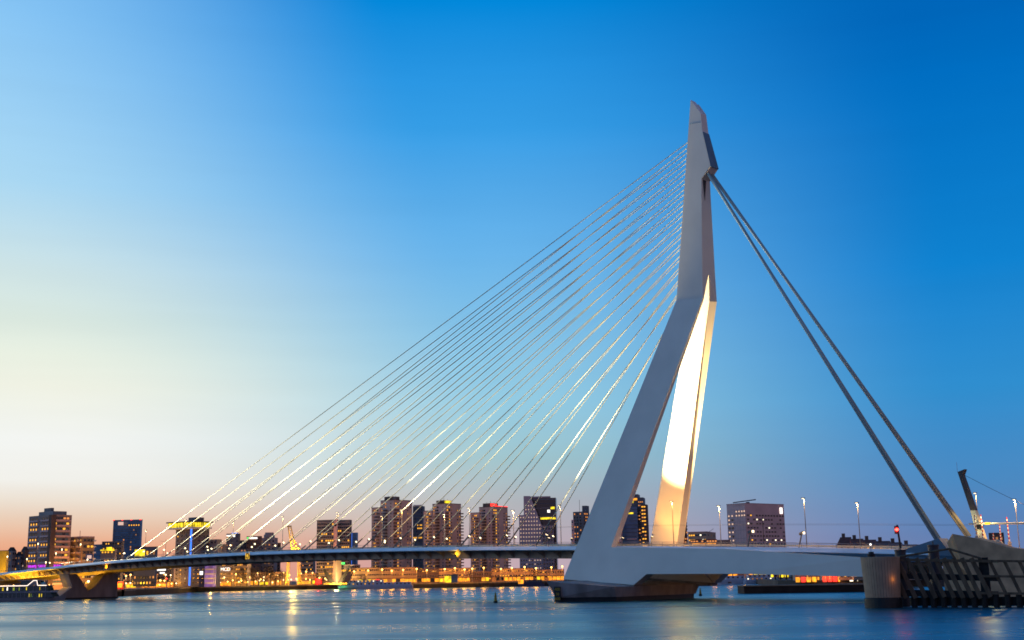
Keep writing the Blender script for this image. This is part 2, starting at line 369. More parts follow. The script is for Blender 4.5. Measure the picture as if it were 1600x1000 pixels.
def beam(side):
    mb = MB()
    far = side < 0
    def P(p, u=None, du=0):
        t, uu, z = p
        if u is not None: uu = u
        uu += du
        return W(t, 2*UC-uu if far else uu, z)
    dT = (dR[0], dR[1], dR[2]-.12)
    o = [P(botR, du=.0), P(notch, du=.05), P(beam_bot_mid, u=-1.5), P(beam_bot_end, u=-.9), P(beam_end_top, u=-.5), P(beam_mid_top, u=-.2), P(dT)]
    i = [P(botR, du=3.3), P(notch, du=3.3), P(beam_bot_mid, u=2.1), P(beam_bot_end, u=2.1), P(beam_end_top, u=2.4), P(beam_mid_top, u=2.5), P(dT, du=2.5)]
    mb.prism(o, i)
    return mb
for sd in (1, -1):
    lg = leg(sd).build('leg', MT['pylon'], PYL)
    beam(sd).build('tie_beam', MT['pylon'], PYL)
# shaft above the knee with the head overhang
def hw(z): return 17.5-(14.2+s2*(z-83))
def shaft():
    mb = MB()
    pts = [AL, AR, upp(1096, 300), upp(1096, 279), upp(1110, 259), upp(1097, 203), upp(1095, 177), upp(1079, 156)]
    near = [W(*p) for p in pts]; far = [W(p[0], 2*UC-p[1], p[2]) for p in pts]
    mb.prism(near, far)
    return mb
shaft().build('shaft', MT['pylon'], PYL)
# cap fins rising over the sloped top
p1, p2 = upp(1079, 156), upp(1095, 177)
pn = W(*p1)
cap = MB().prism([W(p1[0]+.02, UC+1.25, p1[2]-1.4), W(p2[0], UC+1.25, p2[2]-.4), W(p2[0], UC+1.25, p2[2]+.3), W(p1[0]-1.2, UC+1.25, p1[2]-1.2)],
               [W(p1[0]+.02, UC+.8, p1[2]-1.4), W(p2[0], UC+.8, p2[2]-.4), W(p2[0], UC+.8, p2[2]+.3), W(p1[0]-1.2, UC+.8, p1[2]-1.2)])
cap.build('top_fin', MT['pylon'], PYL)
sm0, sm1 = upp(1077.4, 194), upp(1095, 191)
MB().bar(W(sm0[0]-.02, sm0[1]-.0, sm0[2]), W(sm1[0]+.02, sm1[1]-.0, sm1[2]), .05, n=4).build('head_seam', MT['fin'], PYL)
# dark rear plate of the head, and a flat black panel as shade where backstays enter
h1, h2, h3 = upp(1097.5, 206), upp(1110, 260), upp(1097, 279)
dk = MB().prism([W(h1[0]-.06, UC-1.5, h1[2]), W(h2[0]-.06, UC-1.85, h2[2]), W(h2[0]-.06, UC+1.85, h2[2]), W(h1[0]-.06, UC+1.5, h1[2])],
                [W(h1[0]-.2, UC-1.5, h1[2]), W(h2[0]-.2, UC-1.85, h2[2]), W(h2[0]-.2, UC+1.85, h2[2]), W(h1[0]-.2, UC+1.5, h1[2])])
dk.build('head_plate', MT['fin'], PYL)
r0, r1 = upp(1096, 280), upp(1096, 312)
MB().prism([W(r0[0]-.04, UC-1.5, r0[2]), W(r0[0]-.04, UC+.1, r0[2]), W(r1[0]-.04, UC-.75, r1[2])], [W(r0[0]-.12, UC-1.5, r0[2]), W(r0[0]-.12, UC+.1, r0[2]), W(r1[0]-.12, UC-.75, r1[2])]).build('recess_shade', MT['black'], PYL)

# stay cables ---------------------------------------------------------------
NEARU, FARU = 7.2, 27.8
tops = []
for k in range(16):
    y = 470 - (470-219)*((k/15)**.93)
    xe = 1057 + (1075-1057)*(470-y)/(470-219)
    p = upp(xe, y); tops.append((p[0]-.6, p[2]))
TA = [35.5+16.35*k for k in range(16)]
for uu in (NEARU, FARU):
    for k in range(16):
        a = W(TA[k], uu, zd(TA[k])-.2); b = W(tops[k][0], UC+(-1 if uu == NEARU else 1)*1.0, tops[k][1])
        c = link('stay_cable', smooth(MB().bar(a, b, .135, n=10).mesh('stay_cable', MT['cable'])), BR)
        d = (b-a)/np.linalg.norm(b-a)
        MB().bar(a, a+d*(9.5 if k < 9 else 6.5), .26, .24, n=8).build('socket', MT['socket'], c)
        MB().box(a+np.array([0, 0, .3]), 1.6, .9, .9, ax=A, ay=B).build('anchor_box', MT['under'], c)
# backstays
hb = upp(1107, 268)
for uu, sgn, (px, py) in ((3.4, -1, (1467, 845)), (31.6, 1, (1513, 838))):
    e = hit_u(px, py, uu)
    for i in (0, 1):
        for j in (0, 1):
            off = np.array([0, 0, .33*(1 if j else -1)]) + A*.28*(1 if i else -1)
            off2 = B*.42*(1 if i else -1) + np.array([0, 0, .30*(1 if j else -1)])
            a = W(*e)+B*.40*(1 if i else -1)+A*.4*(1 if j else -1); b = W(hb[0]+.8, UC+sgn*1.0, hb[2]-.2)+off2*.75
            bs = link('backstay', smooth(MB().bar(a, b, .27, n=14).mesh('backstay', MT['stay'])), BR)
# backstay anchor fin near side, far side
for uu, sg in ((1.2, 1), (33.8, -1)):
    q = [hit_u(1390, 866, 1.2), hit_u(1467, 841, 1.2), hit_u(1486, 866, 1.2), hit_u(1486, 878, 1.2), hit_u(1392, 878, 1.2)]
    MB().prism([W(t, uu, z) for t, u, z in q], [W(t, uu+sg*4.2, z) for t, u, z in q]).build('anchor_fin', MT['fin'], BR)

# river pier under the pylon ---------------------------------------------------
cA, cB, cC = hitn(867, 941, np.array([0, 0, 1.]), 0), hitn(962, 940, np.array([0, 0, 1.]), 0), hitn(1089, 934, np.array([0, 0, 1.]), 0)
cD = cA + (cC-cB)
PR = link('river_pier', None, BR)
def ring(z, grow):
    cen = (cA+cB+cC+cD)/4
    out = []
    for p in (cA, cB, cC, cD):
        d = p-cen; q = cen + d*(1+grow/np.linalg.norm(d)); out.append((q[0], q[1], z))
    return out
MB().prism(ring(-2, -1.6), ring(1.15, -1.0)).build('wet_base', MT['darkwet'], PR)
pc = MB(); lo = ring(1.15, -.4); hi = ring(4.0, 1.2)
hi = [(hi[0][0]+A[0]*1.5, hi[0][1]+A[1]*1.5, 5.35), (hi[1][0], hi[1][1], 3.75), (hi[2][0], hi[2][1], 3.75), (hi[3][0], hi[3][1], 5.35)]
pc.prism(lo, hi); pc.build('pier_block', MT['concrete'], PR)
# raised pedestal courses under each leg
for sd in (1, -1):
    f = lambda t, u, z: W(t, u if sd > 0 else 2*UC-u, z)
    MB().prism([f(15.5, -1.2, 3.2), f(-8.5, -1.4, 3.2), f(-8.5, 1.6, 3.2), f(15.5, 1.2, 3.2)], [f(15.5, -1.2, 5.6), f(-8.5, -1.4, 4.0), f(-8.5, 1.6, 4.0), f(15.5, 1.2, 5.6)]).build('bearing_block', MT['concrete'], PR)
lamp('underdeck_light', W(-24, 20, 4.6), 4500, (1, .62, .30), PR, 'SPOT', W(-24, 20, 30), 165, .6, radius=.4)
MB().box(W(-24, 20, 4.2), .8, .5, .4, ax=A, ay=B).build('underdeck_lantern', MT['lamp'], PR)
# tide board on the pier's corner
gx = (cB-cA)/np.linalg.norm(cB-cA); gn = np.array([gx[1], -gx[0], 0]);
if gn[1] > 0: gn = -gn
gb = np.array(hitn(872.5, 930, np.array([0, 0, 1.]), 1.0)); gc = cA + gx*.9 + gn*.5
TB = thing('tide_board', (gc[0], gc[1], 0), 'black tide board with yellow figures on the corner of the pylon pier', 'tide board')
MB().box((gc[0], gc[1], 2.0), 1.7, .25, 3.9, ax=gx, ay=gn).build('board', MT['black'], TB)
MB().box((gc[0]-gn[0]*.5, gc[1]-gn[1]*.5, 2.6), .3, .9, 1.0, ax=gx, ay=gn).build('mount', MT['black'], TB)
for body, z, sz in (('400', 3.25, 1.0), ('50', 2.05, .95), ('400', .85, 1.0)):
    text_mesh(body, sz, MT['yellow'], 'figures', TB, np.array([gc[0], gc[1], z])+gn*.17, gx, (0, 0, 1), .02)

# V pier near the north bank ----------------------------------------------------
tv = hit_u(140, 900, 17.5)[0]
VP = link('v_pier', None, BR)
vp_px = [(93, 932), (113, 917), (106.5, 897), (120, 896.5), (127, 906), (138, 923.5), (149, 916), (161, 900), (172, 895.5), (184.5, 895.5), (183, 934), (100, 937)]
q = [hit_t(x, y, tv-5) for x, y in vp_px]
MB().prism([W(*p) for p in q], [W(p[0]+9, p[1], p[2]) for p in q]).build('pier_shaft', MT['concrete'], VP)
umin = min(p[1] for p in q); umax = max(p[1] for p in q)
fc = [hit_t(x, y, tv-5) for x, y in ((106.5, 897), (113, 917), (93, 932))]
MB().prism([W(tv-5.5, umin-1, -2), W(tv-5.5, umax+.3, -2), W(tv+4.5, umax+.3, -2), W(tv+4.5, umin-1, -2)], [W(tv-5.5, umin-1, .7), W(tv-5.5, umax+.3, .7), W(tv+4.5, umax+.3, .7), W(tv+4.5, umin-1, .7)]).build('wet_base', MT['darkwet'], VP)
# navigation signs under the deck edge
def deck_t(px, py, u=u0): return hit_u(px, py, u)
p = deck_t(716.5, 864.5, u0+.0); c = W(p[0], u0-.25, p[2])
SG = thing('navigation_sign', c, 'bright yellow diamond sign hanging below the deck edge before the middle tower', 'sign')
h = 1.35
MB().prism([c+A*0+np.array([0, 0, h])-B*.06, c-A*h*1.0-B*.06, c-np.array([0, 0, h])-B*.06, c+A*h-B*.06], [c+np.array([0, 0, h])+B*.06, c-A*h+B*.06, c-np.array([0, 0, h])+B*.06, c+A*h+B*.06]).build('panel', MT['yellow'], SG)
MB().bar(c+B*.1+np.array([0, 0, .8]), c+B*.6+np.array([0, 0, 1.3]), .07).build('hanger', MT['rail'], SG)
lamp('sign_lamp', c-B*1.2+np.array([0, 0, -.2])+A*.9, 260, (1, .62, .12), SG, radius=.1)
MB().lathe(c-B*1.2+np.array([0, 0, -.35])+A*1.3, [(.12, 0), (.14, .12), (.05, .2)], n=8).build('lamp_cover', MT['black'], SG)
p = deck_t(387.5, 868.5, u0); c = W(p[0], u0-.25, p[2])
SG = thing('navigation_sign', c, 'square amber framed sign with an arrow under the deck edge', 'sign')
fr = MB(); a_ = -A
for dx, dz, sx_, sz_ in ((-1.05, 0, .25, 2.3), (1.05, 0, .25, 2.3), (0, -1.05, 2.3, .25)): fr.box(c+a_*dx+np.array([0, 0, dz]), sx_, .16, sz_, ax=a_, ay=B)
fr.build('sign_frame', MT['glow_amber'], SG); MB().box(c+B*.12, 2.2, .1, 2.2, ax=a_, ay=B).build('panel', MT['black'], SG)
ar = MB(); ar.box(c-B*.02+np.array([0, 0, -.1]), .5, .08, 1.1, ax=a_, ay=B); ar.prism([c-B*.06+a_*-.7+np.array([0, 0, -.2]), c-B*.06+a_*.7+np.array([0, 0, -.2]), c-B*.06+np.array([0, 0, .75])], [c+B*.02+a_*-.7+np.array([0, 0, -.2]), c+B*.02+a_*.7+np.array([0, 0, -.2]), c+B*.02+np.array([0, 0, .75])])
ar.build('arrow', MT['glow_amber'], SG)
p = deck_t(167, 885, u0); c = W(p[0], u0-.25, p[2])
SG = thing('navigation_sign', c, 'glowing orange diamond sign under the deck edge beside the V pier', 'sign')
h = 1.3
MB().prism([c+np.array([0, 0, h])-B*.06, c-A*h-B*.06, c-np.array([0, 0, h])-B*.06, c+A*h-B*.06], [c+np.array([0, 0, h])+B*.06, c-A*h+B*.06, c-np.array([0, 0, h])+B*.06, c+A*h+B*.06]).build('panel', MT['yellow'], SG)
MB().bar(c+B*.1+np.array([0, 0, .8]), c+B*.6+np.array([0, 0, 1.3]), .07).build('hanger', MT['rail'], SG)
lamp('sign_lamp', c-B*1.2, 420, (1, .45, .06), SG, radius=.1)

# lamp posts on the deck --------------------------------------------------------
def lamp_post(px, ptop, u, label, bright, hook=False):
    py = 853
    for _ in range(3):
        t = hit_u(px, py, u)[0]; z = zd(t)-.2; py = proj(W(t, u, z))[1]
    b = W(t, u, z); H = 0
    zt_ = b[2]+2
    for _ in range(6): zt_ += (proj((b[0], b[1], zt_))[1]-ptop)*np.linalg.norm(b[:2])/F
    H = zt_-b[2]
    r = thing('lamp_post', b, label, 'lamp post', 'lamp posts along the bridge deck')
    MB().bar(b, b+np.array([0, 0, H]), .13, .07, n=8).build('pole', MT['galv'] if bright else MT['lamp'], r)
    hd = b+np.array([0, 0, H])+A*-.0
    MB().box(hd+np.array([0, 0, .12])+B*-.35, .5, 1.3, .18, ax=A, ay=B).build('lantern', MT['lamp'], r)
    MB().box(hd+np.array([0, 0, -.02])+B*-.45, .3, .6, .10, ax=A, ay=B).build('light_panel', MT['bulb_white'], r)
    dn = hd+np.array([0, 0, -.3])+B*-.45
    lamp('light', dn, 7000, (1, .52, .14), r, 'SPOT', dn+np.array([0, 0, -10])-B*(2 if u > 20 else -3), 150, .4, radius=.3)
    return t
LP = [(226, 828, 30), (288, 812, 30), (363, 815, 28), (441, 807, 30), (527, 801, 28), (597, 807, 28), (628, 797, 28), (695, 804, 28), (734, 794, 28), (803, 798, 9), (877, 790, 28),
      (1053, 784, 12), (1127, 791, 12), (1261, 779, 12), (1345, 786, 12), (1533, 771, 28), (1594, 781, 14)]
for i, (px, py, u) in enumerate(LP):
    lamp_post(px, py, u, 'slim street lamp standing on the bridge deck, %s lamp post counted from the north bank' % ORD[i], px in (803, 1127, 695, 1594, 628))
# dark catenary posts and tram wires
def deck_pole(px, ptop, u, label, name, cat, m, r=.1):
    py = 853
    for _ in range(3):
        t = hit_u(px, py, u)[0]; z = zd(t)-.2; py = proj(W(t, u, z))[1]
    b = W(t, u, z); zt_ = b[2]+2
    for _ in range(6): zt_ += (proj((b[0], b[1], zt_))[1]-ptop)*np.linalg.norm(b[:2])/F
    rt = thing(name, b, label, cat, 'overhead line masts on the bridge')
    MB().bar(b, (b[0], b[1], zt_), r, r*.7, n=6).build('pole', m, rt)
    MB().bar((b[0], b[1], zt_-.9), np.array((b[0], b[1], zt_-.7))-B*2.6, .05, n=5).build('cantilever_arm', m, rt)
    return t
for i, (px, py) in enumerate(((1194, 808), (258, 843), (190, 846))):
    deck_pole(px, py, 16 if i == 0 else 22, ['dark mast for the tram wires before the pink office tower', 'dark mast for the tram wires beside the overhanging hotel', 'dark mast for the tram wires before the blue glass slab'][i], 'catenary_mast', 'mast', MT['black'])
for k, (u, dz) in enumerate(((14.5, 5.6), (16.8, 5.9))):
    w = MB(); tt = list(np.arange(-95, 60, 15.))
    for a, b in zip(tt[:-1], tt[1:]): w.bar(W(a, u, zd(a)+dz), W(b, u, zd(b)+dz), .022, n=4)
    w.build('tram_wire', MT['black'], label=['tram wire running over the bridge roadway beside the near mast row', 'tram wire running over the middle of the bridge roadway'][k], cat='wire')
# floodlights that light the cables
def flood(pos, target, label, watts, cone, col=(1, .80, .42), hgt=3.0, group='cable floodlights on the deck'):
    r = thing('floodlight', pos, label, 'floodlight', group)
    top_ = np.array(pos)+np.array([0, 0, hgt]); d = (np.array(target)-top_); d /= np.linalg.norm(d)
    MB().bar(pos, top_, .10, .08, n=6).build('post', MT['lamp'], r)
    MB().bar(top_-d*.1, top_+d*.55, .26, .36, n=10).build('housing', MT['lamp'], r)
    MB().bar(top_+d*.56, top_+d*.62, .33, .33, n=10).build('lens', MT['bulb_white'], r)
    s = lamp('beam', top_+d*.9, watts, col, r, 'SPOT', target, cone, 1.0, radius=.25) if watts else None
    return r, s
for uu, nm in ((NEARU, 'upstream'), (FARU, 'downstream')):
    for k in range(16):
        a = W(TA[k], uu, zd(TA[k])-.2); b = W(tops[k][0], UC+(-1 if uu == NEARU else 1), tops[k][1])
        base = a + A*-(7 if k < 9 else 5) + B*-2.6; base[2] = zd(TA[k]-6)-.2
        b = W(tops[k][0], UC+(-1 if uu == NEARU else 1), tops[k][1]); a3 = W(TA[k], uu, zd(TA[k]))
        r, s = flood(base, a3+(b-a3)*.36, 'small floodlight beside the %s stay cable of the %s row, counted from the pylon' % (ORD[k], 'near' if uu == NEARU else 'far'), 5.0e4*(.15+.13*k) if uu == NEARU and k % 2 else 0, 18, (1, .86, .54))
for t_, u_, tg_, cn_, w_, lb_ in ((340, 1.9, (-15, 15, 90), 34, 1.7e6, 'added floodlight at the deck edge beyond the V pier towards the north bank'), (25, 1.9, (0, 15, 105), 36, 4.6e5, 'added floodlight at the deck edge just north of the near pylon leg'),
                                  (26, 13, (30, 15, 70), 54, 1.2e5, 'added floodlight beside the tram lane facing the lowest stay cables'), (18, 13, (-15, 15, 90), 36, 9e5, 'added floodlight beside the tram lane just north of the pylon'),
                                  (203, 1.9, (0, 15, 105), 34, 7.5e5, 'added floodlight at the deck edge amid the far third of the cables'), (112, 13, (0, 15, 105), 34, 6.5e5, 'added floodlight beside the tram lane amid the middle cables')):
    flood(W(t_, u_, zd(t_)-.2), W(*tg_), lb_, w_, cn_, (1, .88, .60), 2.0)  # added floodlights, placed only to brighten the cables evenly
# floodlights of the pylon
p = hit_u(1018, 850, 26)
fl = W(p[0], 26, zd(p[0])-.2)
tgt = W(-9, 28, 48)
flood(W(6, 4.6, zd(6)-.2), tgt, 'floodlight on the deck tucked inside the near pylon leg', 8e5, 48, (1, .70, .30), 2.0, 'pylon floodlights')
flood(fl, W(-4, 32, 40), 'bright twin floodlight on the deck at the foot of the far pylon leg', 1.5e3, 120, (1, .50, .10), 2.6, 'pylon floodlights')
p = hit_u(1008, 850, 9); fl = W(3, 8.2, zd(3)-.2)
flood(fl, W(-16, 26, 67), 'floodlight on the deck beside the near pylon leg aimed at the far leg', 8e5, 44, (1, .68, .28), 2.0, 'pylon floodlights')
wash = W(-3, 13.5, zd(0)+.1)  # added fill light that warms the foot of the far leg
r = thing('floodlight', wash, 'added low warm fill light on the deck between the two pylon legs', 'floodlight', 'pylon floodlights')
MB().box(wash+np.array([0, 0, .1]), .7, .7, .2, ax=A, ay=B).build('base', MT['lamp'], r); MB().box(wash+np.array([0, 0, .35])+B*.1, .6, .4, .4, ax=A, ay=B).build('housing', MT['lamp'], r)
lamp('beam', wash+np.array([0, 0, .8])+B*.6, 22000, (1, .48, .11), r, 'SPOT', W(-2, 31, 24), 110, 1.0)
for px, uu, nm in ((1168, 3.0, 'grey floodlight on a leaning post before the pink office tower'), (1248, 31.0, 'floodlight on a leaning post beside the bushes beyond the deck')):
    t = hit_u(px, 853, uu)[0]; b = W(t, uu, zd(t)-.2)
    r = thing('floodlight', b, nm, 'floodlight', 'backstay floodlights')
    tp = b+np.array([0, 0, 3.6])-A*1.1
    MB().bar(b, tp, .22, .18, n=8).build('post', MT['lamp'], r)
    MB().box(tp+np.array([0, 0, .3]), 1.2, .9, .6, ax=(-A*.9+np.array([0, 0, .4])), ay=B).build('housing', MT['lamp'], r)
    MB().box(tp+np.array([0, 0, .35])-A*.75, .12, .8, .5, ax=(-A*.9+np.array([0, 0, .4])), ay=B).build('lens', MT['bulb_white'], r)
# ------------------------------------------------------------------ south end: bascule pier, dolphin, timber fender
def pu(x, y, u): return hit_u(x, y, u)
BP = thing('bascule_pier', W(-125, 17, 0), 'concrete bascule pier in lamp-tinted brown with a pale sloping prow behind the timber fender', 'bridge pier')
nearp = [pu(1488, 834, -3), pu(1506, 890, -3), pu(1545, 950, -3), pu(1760, 962, -3), pu(1760, 866, -3), pu(1600, 858.5, -3), pu(1572, 855, -3), pu(1548, 847, -3), pu(1520, 840, -3)]
farp = [pu(1480, 848, 1.5), pu(1492, 882, 1.5)] + [(t, 1.5, z) for t, u, z in nearp[2:]]
MB().prism([W(*p) for p in nearp], [W(*p) for p in farp]).build('prow_wall', MT['concrete_lamp_tint'], BP)
tS = nearp[5][0]
MB().prism([W(tS+20, 1.6, -2), W(tS+20, 36, -2), W(tS-40, 36, -2), W(tS-40, 1.6, -2)], [W(tS+20, 1.6, 8.6), W(tS+20, 36, 8.6), W(tS-40, 36, 8.6), W(tS-40, 1.6, 8.6)]).build('pier_core', MT['concrete_lamp_tint'], BP)
MB().prism([W(-92.3, 2, 9.9), W(-92.3, 33, 9.9), W(tS-40, 33, 8.9), W(tS-40, 2, 8.9)], [W(-92.3, 2, 10.75), W(-92.3, 33, 10.75), W(tS-40, 33, 9.9), W(tS-40, 2, 9.9)]).build('bascule_deck', MT['under'], BP)
# tilted overhead line mast
ms = [(1496, 737.4), (1507, 733), (1503.8, 742), (1523.5, 797), (1539.5, 846), (1528, 846), (1516, 800)]
q = [hit_u(x, y, 14) for x, y in ms]
MA = thing('leaning_mast', W(q[4][0], 14.6, q[4][2]), 'tall leaning cream mast with a hammer head at the bascule span', 'mast')
ua, ub = hit_u(1516, 797.5, 14), hit_u(1523.6, 797.5, 14)
up_ = [q[0], q[1], q[2], ub, ua]; lw_ = [ua, ub, q[4], q[5]]
MB().prism([W(*p) for p in up_], [W(p[0], 15.4, p[2]) for p in up_]).build('upper_mast', MT['mastgrey'], MA)  # upper length dark grey, lower length cream
MB().prism([W(p[0], 13.99, p[2]) for p in lw_], [W(p[0], 15.41, p[2]) for p in lw_]).build('lower_mast', MT['cream'], MA)
tp = W(*q[1]); MB().bar(W(*q[0]), W(q[0][0], 14, q[0][2]+2.2), .03, n=5).build('aerial', MT['red'], MA)
MB().box(W(q[4][0]+1.0, 13.8, q[4][2]+3.5), 1.6, .7, 1.5, ax=A, ay=B).build('equipment_box', MT['black'], MA)
bm_ = W(q[5][0]+2.5, 10.5, q[4][2]-.3)
lamp('uplight', bm_+np.array([0, 0, .3]), 1300, (1, .88, .45), MA, 'SPOT', W(q[4][0]+.8, 14.5, q[4][2]+5), 70, .8)
MB().lathe(bm_-np.array([0, 0, .1]), [(.25, 0), (.3, .2), (.2, .3)], n=8).build('uplight_case', MT['black'], MA)
e0, e1 = hit_u(1504.5, 741, 14.5), hit_u(1760, 851, 14.5)
wm = MB(); pa, pb = W(*e0), W(*e1)
for i in range(10):
    f0, f1 = i/10, (i+1)/10; sag = lambda f: np.array([0, 0, -1.6*math.sin(math.pi*f)*.6])
    wm.bar(pa+(pb-pa)*f0+sag(f0), pa+(pb-pa)*f1+sag(f1), .045, n=5)
wm.build('span_wire', MT['black'], label='single black wire hanging from the leaning mast head towards the south quay', cat='wire')
# traffic gantry
g0, g1 = hit_u(1514, 818.5, 10), hit_u(1760, 816, 10)
GT = thing('traffic_gantry', W(g1[0], 10, 10), 'cream horizontal gantry tube with a yellow lamp across the bascule road', 'gantry')
MB().bar(W(*g0), W(*g1), .20, .28, n=10).build('beam', MT['cream'], GT)
MB().bar(W(g1[0], 10, 9.0), W(g1[0], 10, g1[2]), .3, n=10).build('post', MT['cream'], GT)
gl = hit_u(1543, 818, 9.7); MB().box(W(*gl), 1.1, .5, .5, ax=A, ay=B).build('lamp_unit', MT['glow_amber'], GT)
lamp('light', W(gl[0], 9, gl[2]+.7), 500, (1, .85, .4), GT)
# striped barrier booms
for i, (xt, yt, xb, yb) in enumerate([(1522.5, 805, 1527, 843), (1532, 804, 1537, 846), (1551.5, 833, 1553, 850), (1561.6, 820, 1564.5, 852), (1572.7, 808, 1577.8, 852)]):
    uu = 7+i*2.2
    a, b = W(*hit_u(xb, yb, uu)), W(*hit_u(xt, yt, uu))
    r = thing('barrier_boom', a, ['raised red and white boom just before the leaning mast', 'raised red and white boom just behind the leaning mast', 'shortest raised red and white boom beyond the mast', 'thick raised red and white boom amid the shorter ones', 'tallest raised red and white boom under the gantry tube'][i], 'barrier', 'raised road barriers')
    mb = MB(); n = 14 if i != 2 else 8
    for k in range(n): mb.bar(a+(b-a)*k/n, a+(b-a)*(k+1)/n, .17-.06*k/n, n=6, mi=k % 2)
    mb.build('boom', [MT['white'], MT['red']], r)
    MB().box(a+np.array([0, 0, .2]), .6, .6, 1.2, ax=A, ay=B).build('drive_cabinet', MT['galv'], r)
# round concrete dolphin
dc = at(1381, 229, 0); ZT = 9.2
DO = thing('mooring_dolphin', (dc[0], dc[1], 0), 'round plank-cased concrete dolphin with a dark wet foot', 'dolphin')
MB().lathe((dc[0], dc[1], -2), [(3.3, 0), (3.35, 3.7), (2.9, 3.9)], n=32).build('wet_foot', MT['darkwet'], DO)
MB().lathe((dc[0], dc[1], 1.8), [(2.95, 0), (3.3, ZT-2.0), (2.6, ZT-1.9)], n=32).build('core', MT['concrete'], DO)
for k in range(40):
    a = 6.2832*k/40; r_ = lambda z: 3.02+.36*(z-1.9)/(ZT-1.9)+random.uniform(-.015, .02); mb = MB(); w_ = .235
    rad = np.array([math.cos(a), math.sin(a), 0]); tg = np.array([-math.sin(a), math.cos(a), 0]); c0 = np.array([dc[0], dc[1], 0])
    lo = [c0+rad*(r_(1.9)-.1)-tg*w_*.9, c0+rad*(r_(1.9)+.08)-tg*w_*.9, c0+rad*(r_(1.9)+.08)+tg*w_*.9, c0+rad*(r_(1.9)-.1)+tg*w_*.9]
    hi = [c0+rad*(r_(ZT)-.1)-tg*w_, c0+rad*(r_(ZT)+.08)-tg*w_, c0+rad*(r_(ZT)+.08)+tg*w_, c0+rad*(r_(ZT)-.1)+tg*w_]
    mb.prism([p+np.array([0, 0, 1.85]) for p in lo], [p+np.array([0, 0, ZT-.05-random.uniform(0, .12)]) for p in hi]).build('plank', MT['concrete_light'], DO)
nv = np.array([dc[0]-1.9, dc[1]-1.2, ZT-.05])
NL = thing('navigation_light', nv, 'small black beacon with a whip aerial on top of the round dolphin', 'beacon')
MB().lathe(nv, [(.7, 0), (.75, .5), (.5, .6), (.5, .9)], n=12).build('drum', MT['black'], NL)
MB().bar(nv, nv+np.array([0, 0, 2.4]), .05, n=6).build('mast', MT['rail'], NL); MB().lathe(nv+np.array([0, 0, 2.0]), [(.02, 0), (.2, .1), (.2, .35), (.02, .45)], n=8).build('lantern', MT['glow_white'], NL)
# timber fender
P0, P1 = at(1372, 231, 0), at(1640, 215, 0); FD = (P1-P0); FD[2] = 0; FD /= np.linalg.norm(FD); FN = np.array([-FD[1], FD[0], 0])   # away from us
def hf(x, y, off=0.): return hitn(x, y, FN, FN @ P0 + off)
FE = thing('timber_fender', ((P0+P1)/2)[:3], 'dark timber guide fender of slanting planks in front of the bascule pier', 'fender')
XT = [1386.2, 1401, 1416.2, 1431.6, 1446.2, 1461.2, 1475.2, 1489.2, 1502.8, 1517]
for i, x in enumerate(XT):
    j = lambda s: random.uniform(-s, s)
    a, b = hf(x+j(.5), 872, -.15), hf(x+30.5+j(.8), 934+j(1.5), -.15); d = b-a; L = np.linalg.norm(d); d /= L
    sdv = np.cross(d, FN)
    MB().box((a+b)/2, .78+j(.05), .30, L, ax=sdv, ay=FN, az=d).build('plank', MT['timber'], FE)
for y0, y1, z0, z1, off, m, thick in ((876, 879, 872.5, 875, -.35, 'timber', .3), (895, 900, 903.5, 907, .3, 'timber_dark', .4), (921, 925, 931, 934, .3, 'timber_dark', .5)):
    a, b, c, d = hf(1378, (y0+z0)/2 if m == 'timber' else y0, off), hf(1548, (y1+z1)/2 if m == 'timber' else y1, off), None, None
    hgt = (abs(z0-y0) if m != 'timber' else 4)*.122
    cc = (hf(1376, (y0+z0)/2, off)+hf(1560, (y1+z1)/2, off))/2; dd = hf(1560, (y1+z1)/2, off)-hf(1376, (y0+z0)/2, off); L = np.linalg.norm(dd); dd /= L
    MB().box(cc, L, thick, hgt, ax=dd, ay=FN, az=np.cross(dd, FN)).build('waling', MT[m], FE)
for (xa, ya), (xb, yb) in (((1392, 872), (1483, 857.5)), ((1483, 857.5), (1534, 873)), ((1483, 858), (1492, 873))):
    a, b = hf(xa, ya, -.5), hf(xb, yb, -.5); MB().bar(a, b, .20, n=6).build('brace', MT['timber'], FE)
mb = MB()
for x in (1428, 1444, 1458, 1474, 1490, 1506, 1522, 1538, 1556, 1574, 1592, 1612):
    a = hf(x, 930, .4); mb = MB().bar((a[0], a[1], -2.5), (a[0], a[1], 2.3), .55, n=8); mb.build('fender_pile', MT['timber_dark'], FE)
a, b = hf(1424, 938, .9), hf(1660, 940, .9)
MB().prism([(a[0], a[1], .25), (b[0], b[1], .25), (b[0], b[1]+1, .25), (a[0], a[1]+1, .25)], [(a[0], a[1], 1.8), (b[0], b[1], 1.8), (b[0], b[1]+1, 1.8), (a[0], a[1]+1, 1.8)]).build('sill_timber', MT['timber_dark'], FE)
a, b = hf(1534, 875, .5), hf(1544, 932, .5)
MB().box((a+b)/2, 1.6, .5, 7.2, ax=FD, ay=FN).build('corner_post', MT['timber_dark'], FE)
for y in (876.5, 900.5, 927):
    a, b = hf(1528, y-.3, -.1), hf(1660, y+1.2, -.1); d = b-a; L = np.linalg.norm(d); d /= L
    MB().box((a+b)/2, L, .35, .40, ax=d, ay=FN, az=np.cross(d, FN)).build('waling', MT['timber'], FE)
for x in (1546, 1569, 1592, 1615):
    a, b = hf(x, 876, .2), hf(x+27, 930, .2); d = b-a; L = np.linalg.norm(d); d /= L
    MB().box((a+b)/2, .55, .35, L, ax=np.cross(d, FN), ay=FN, az=d).build('plank', MT['timber'], FE)
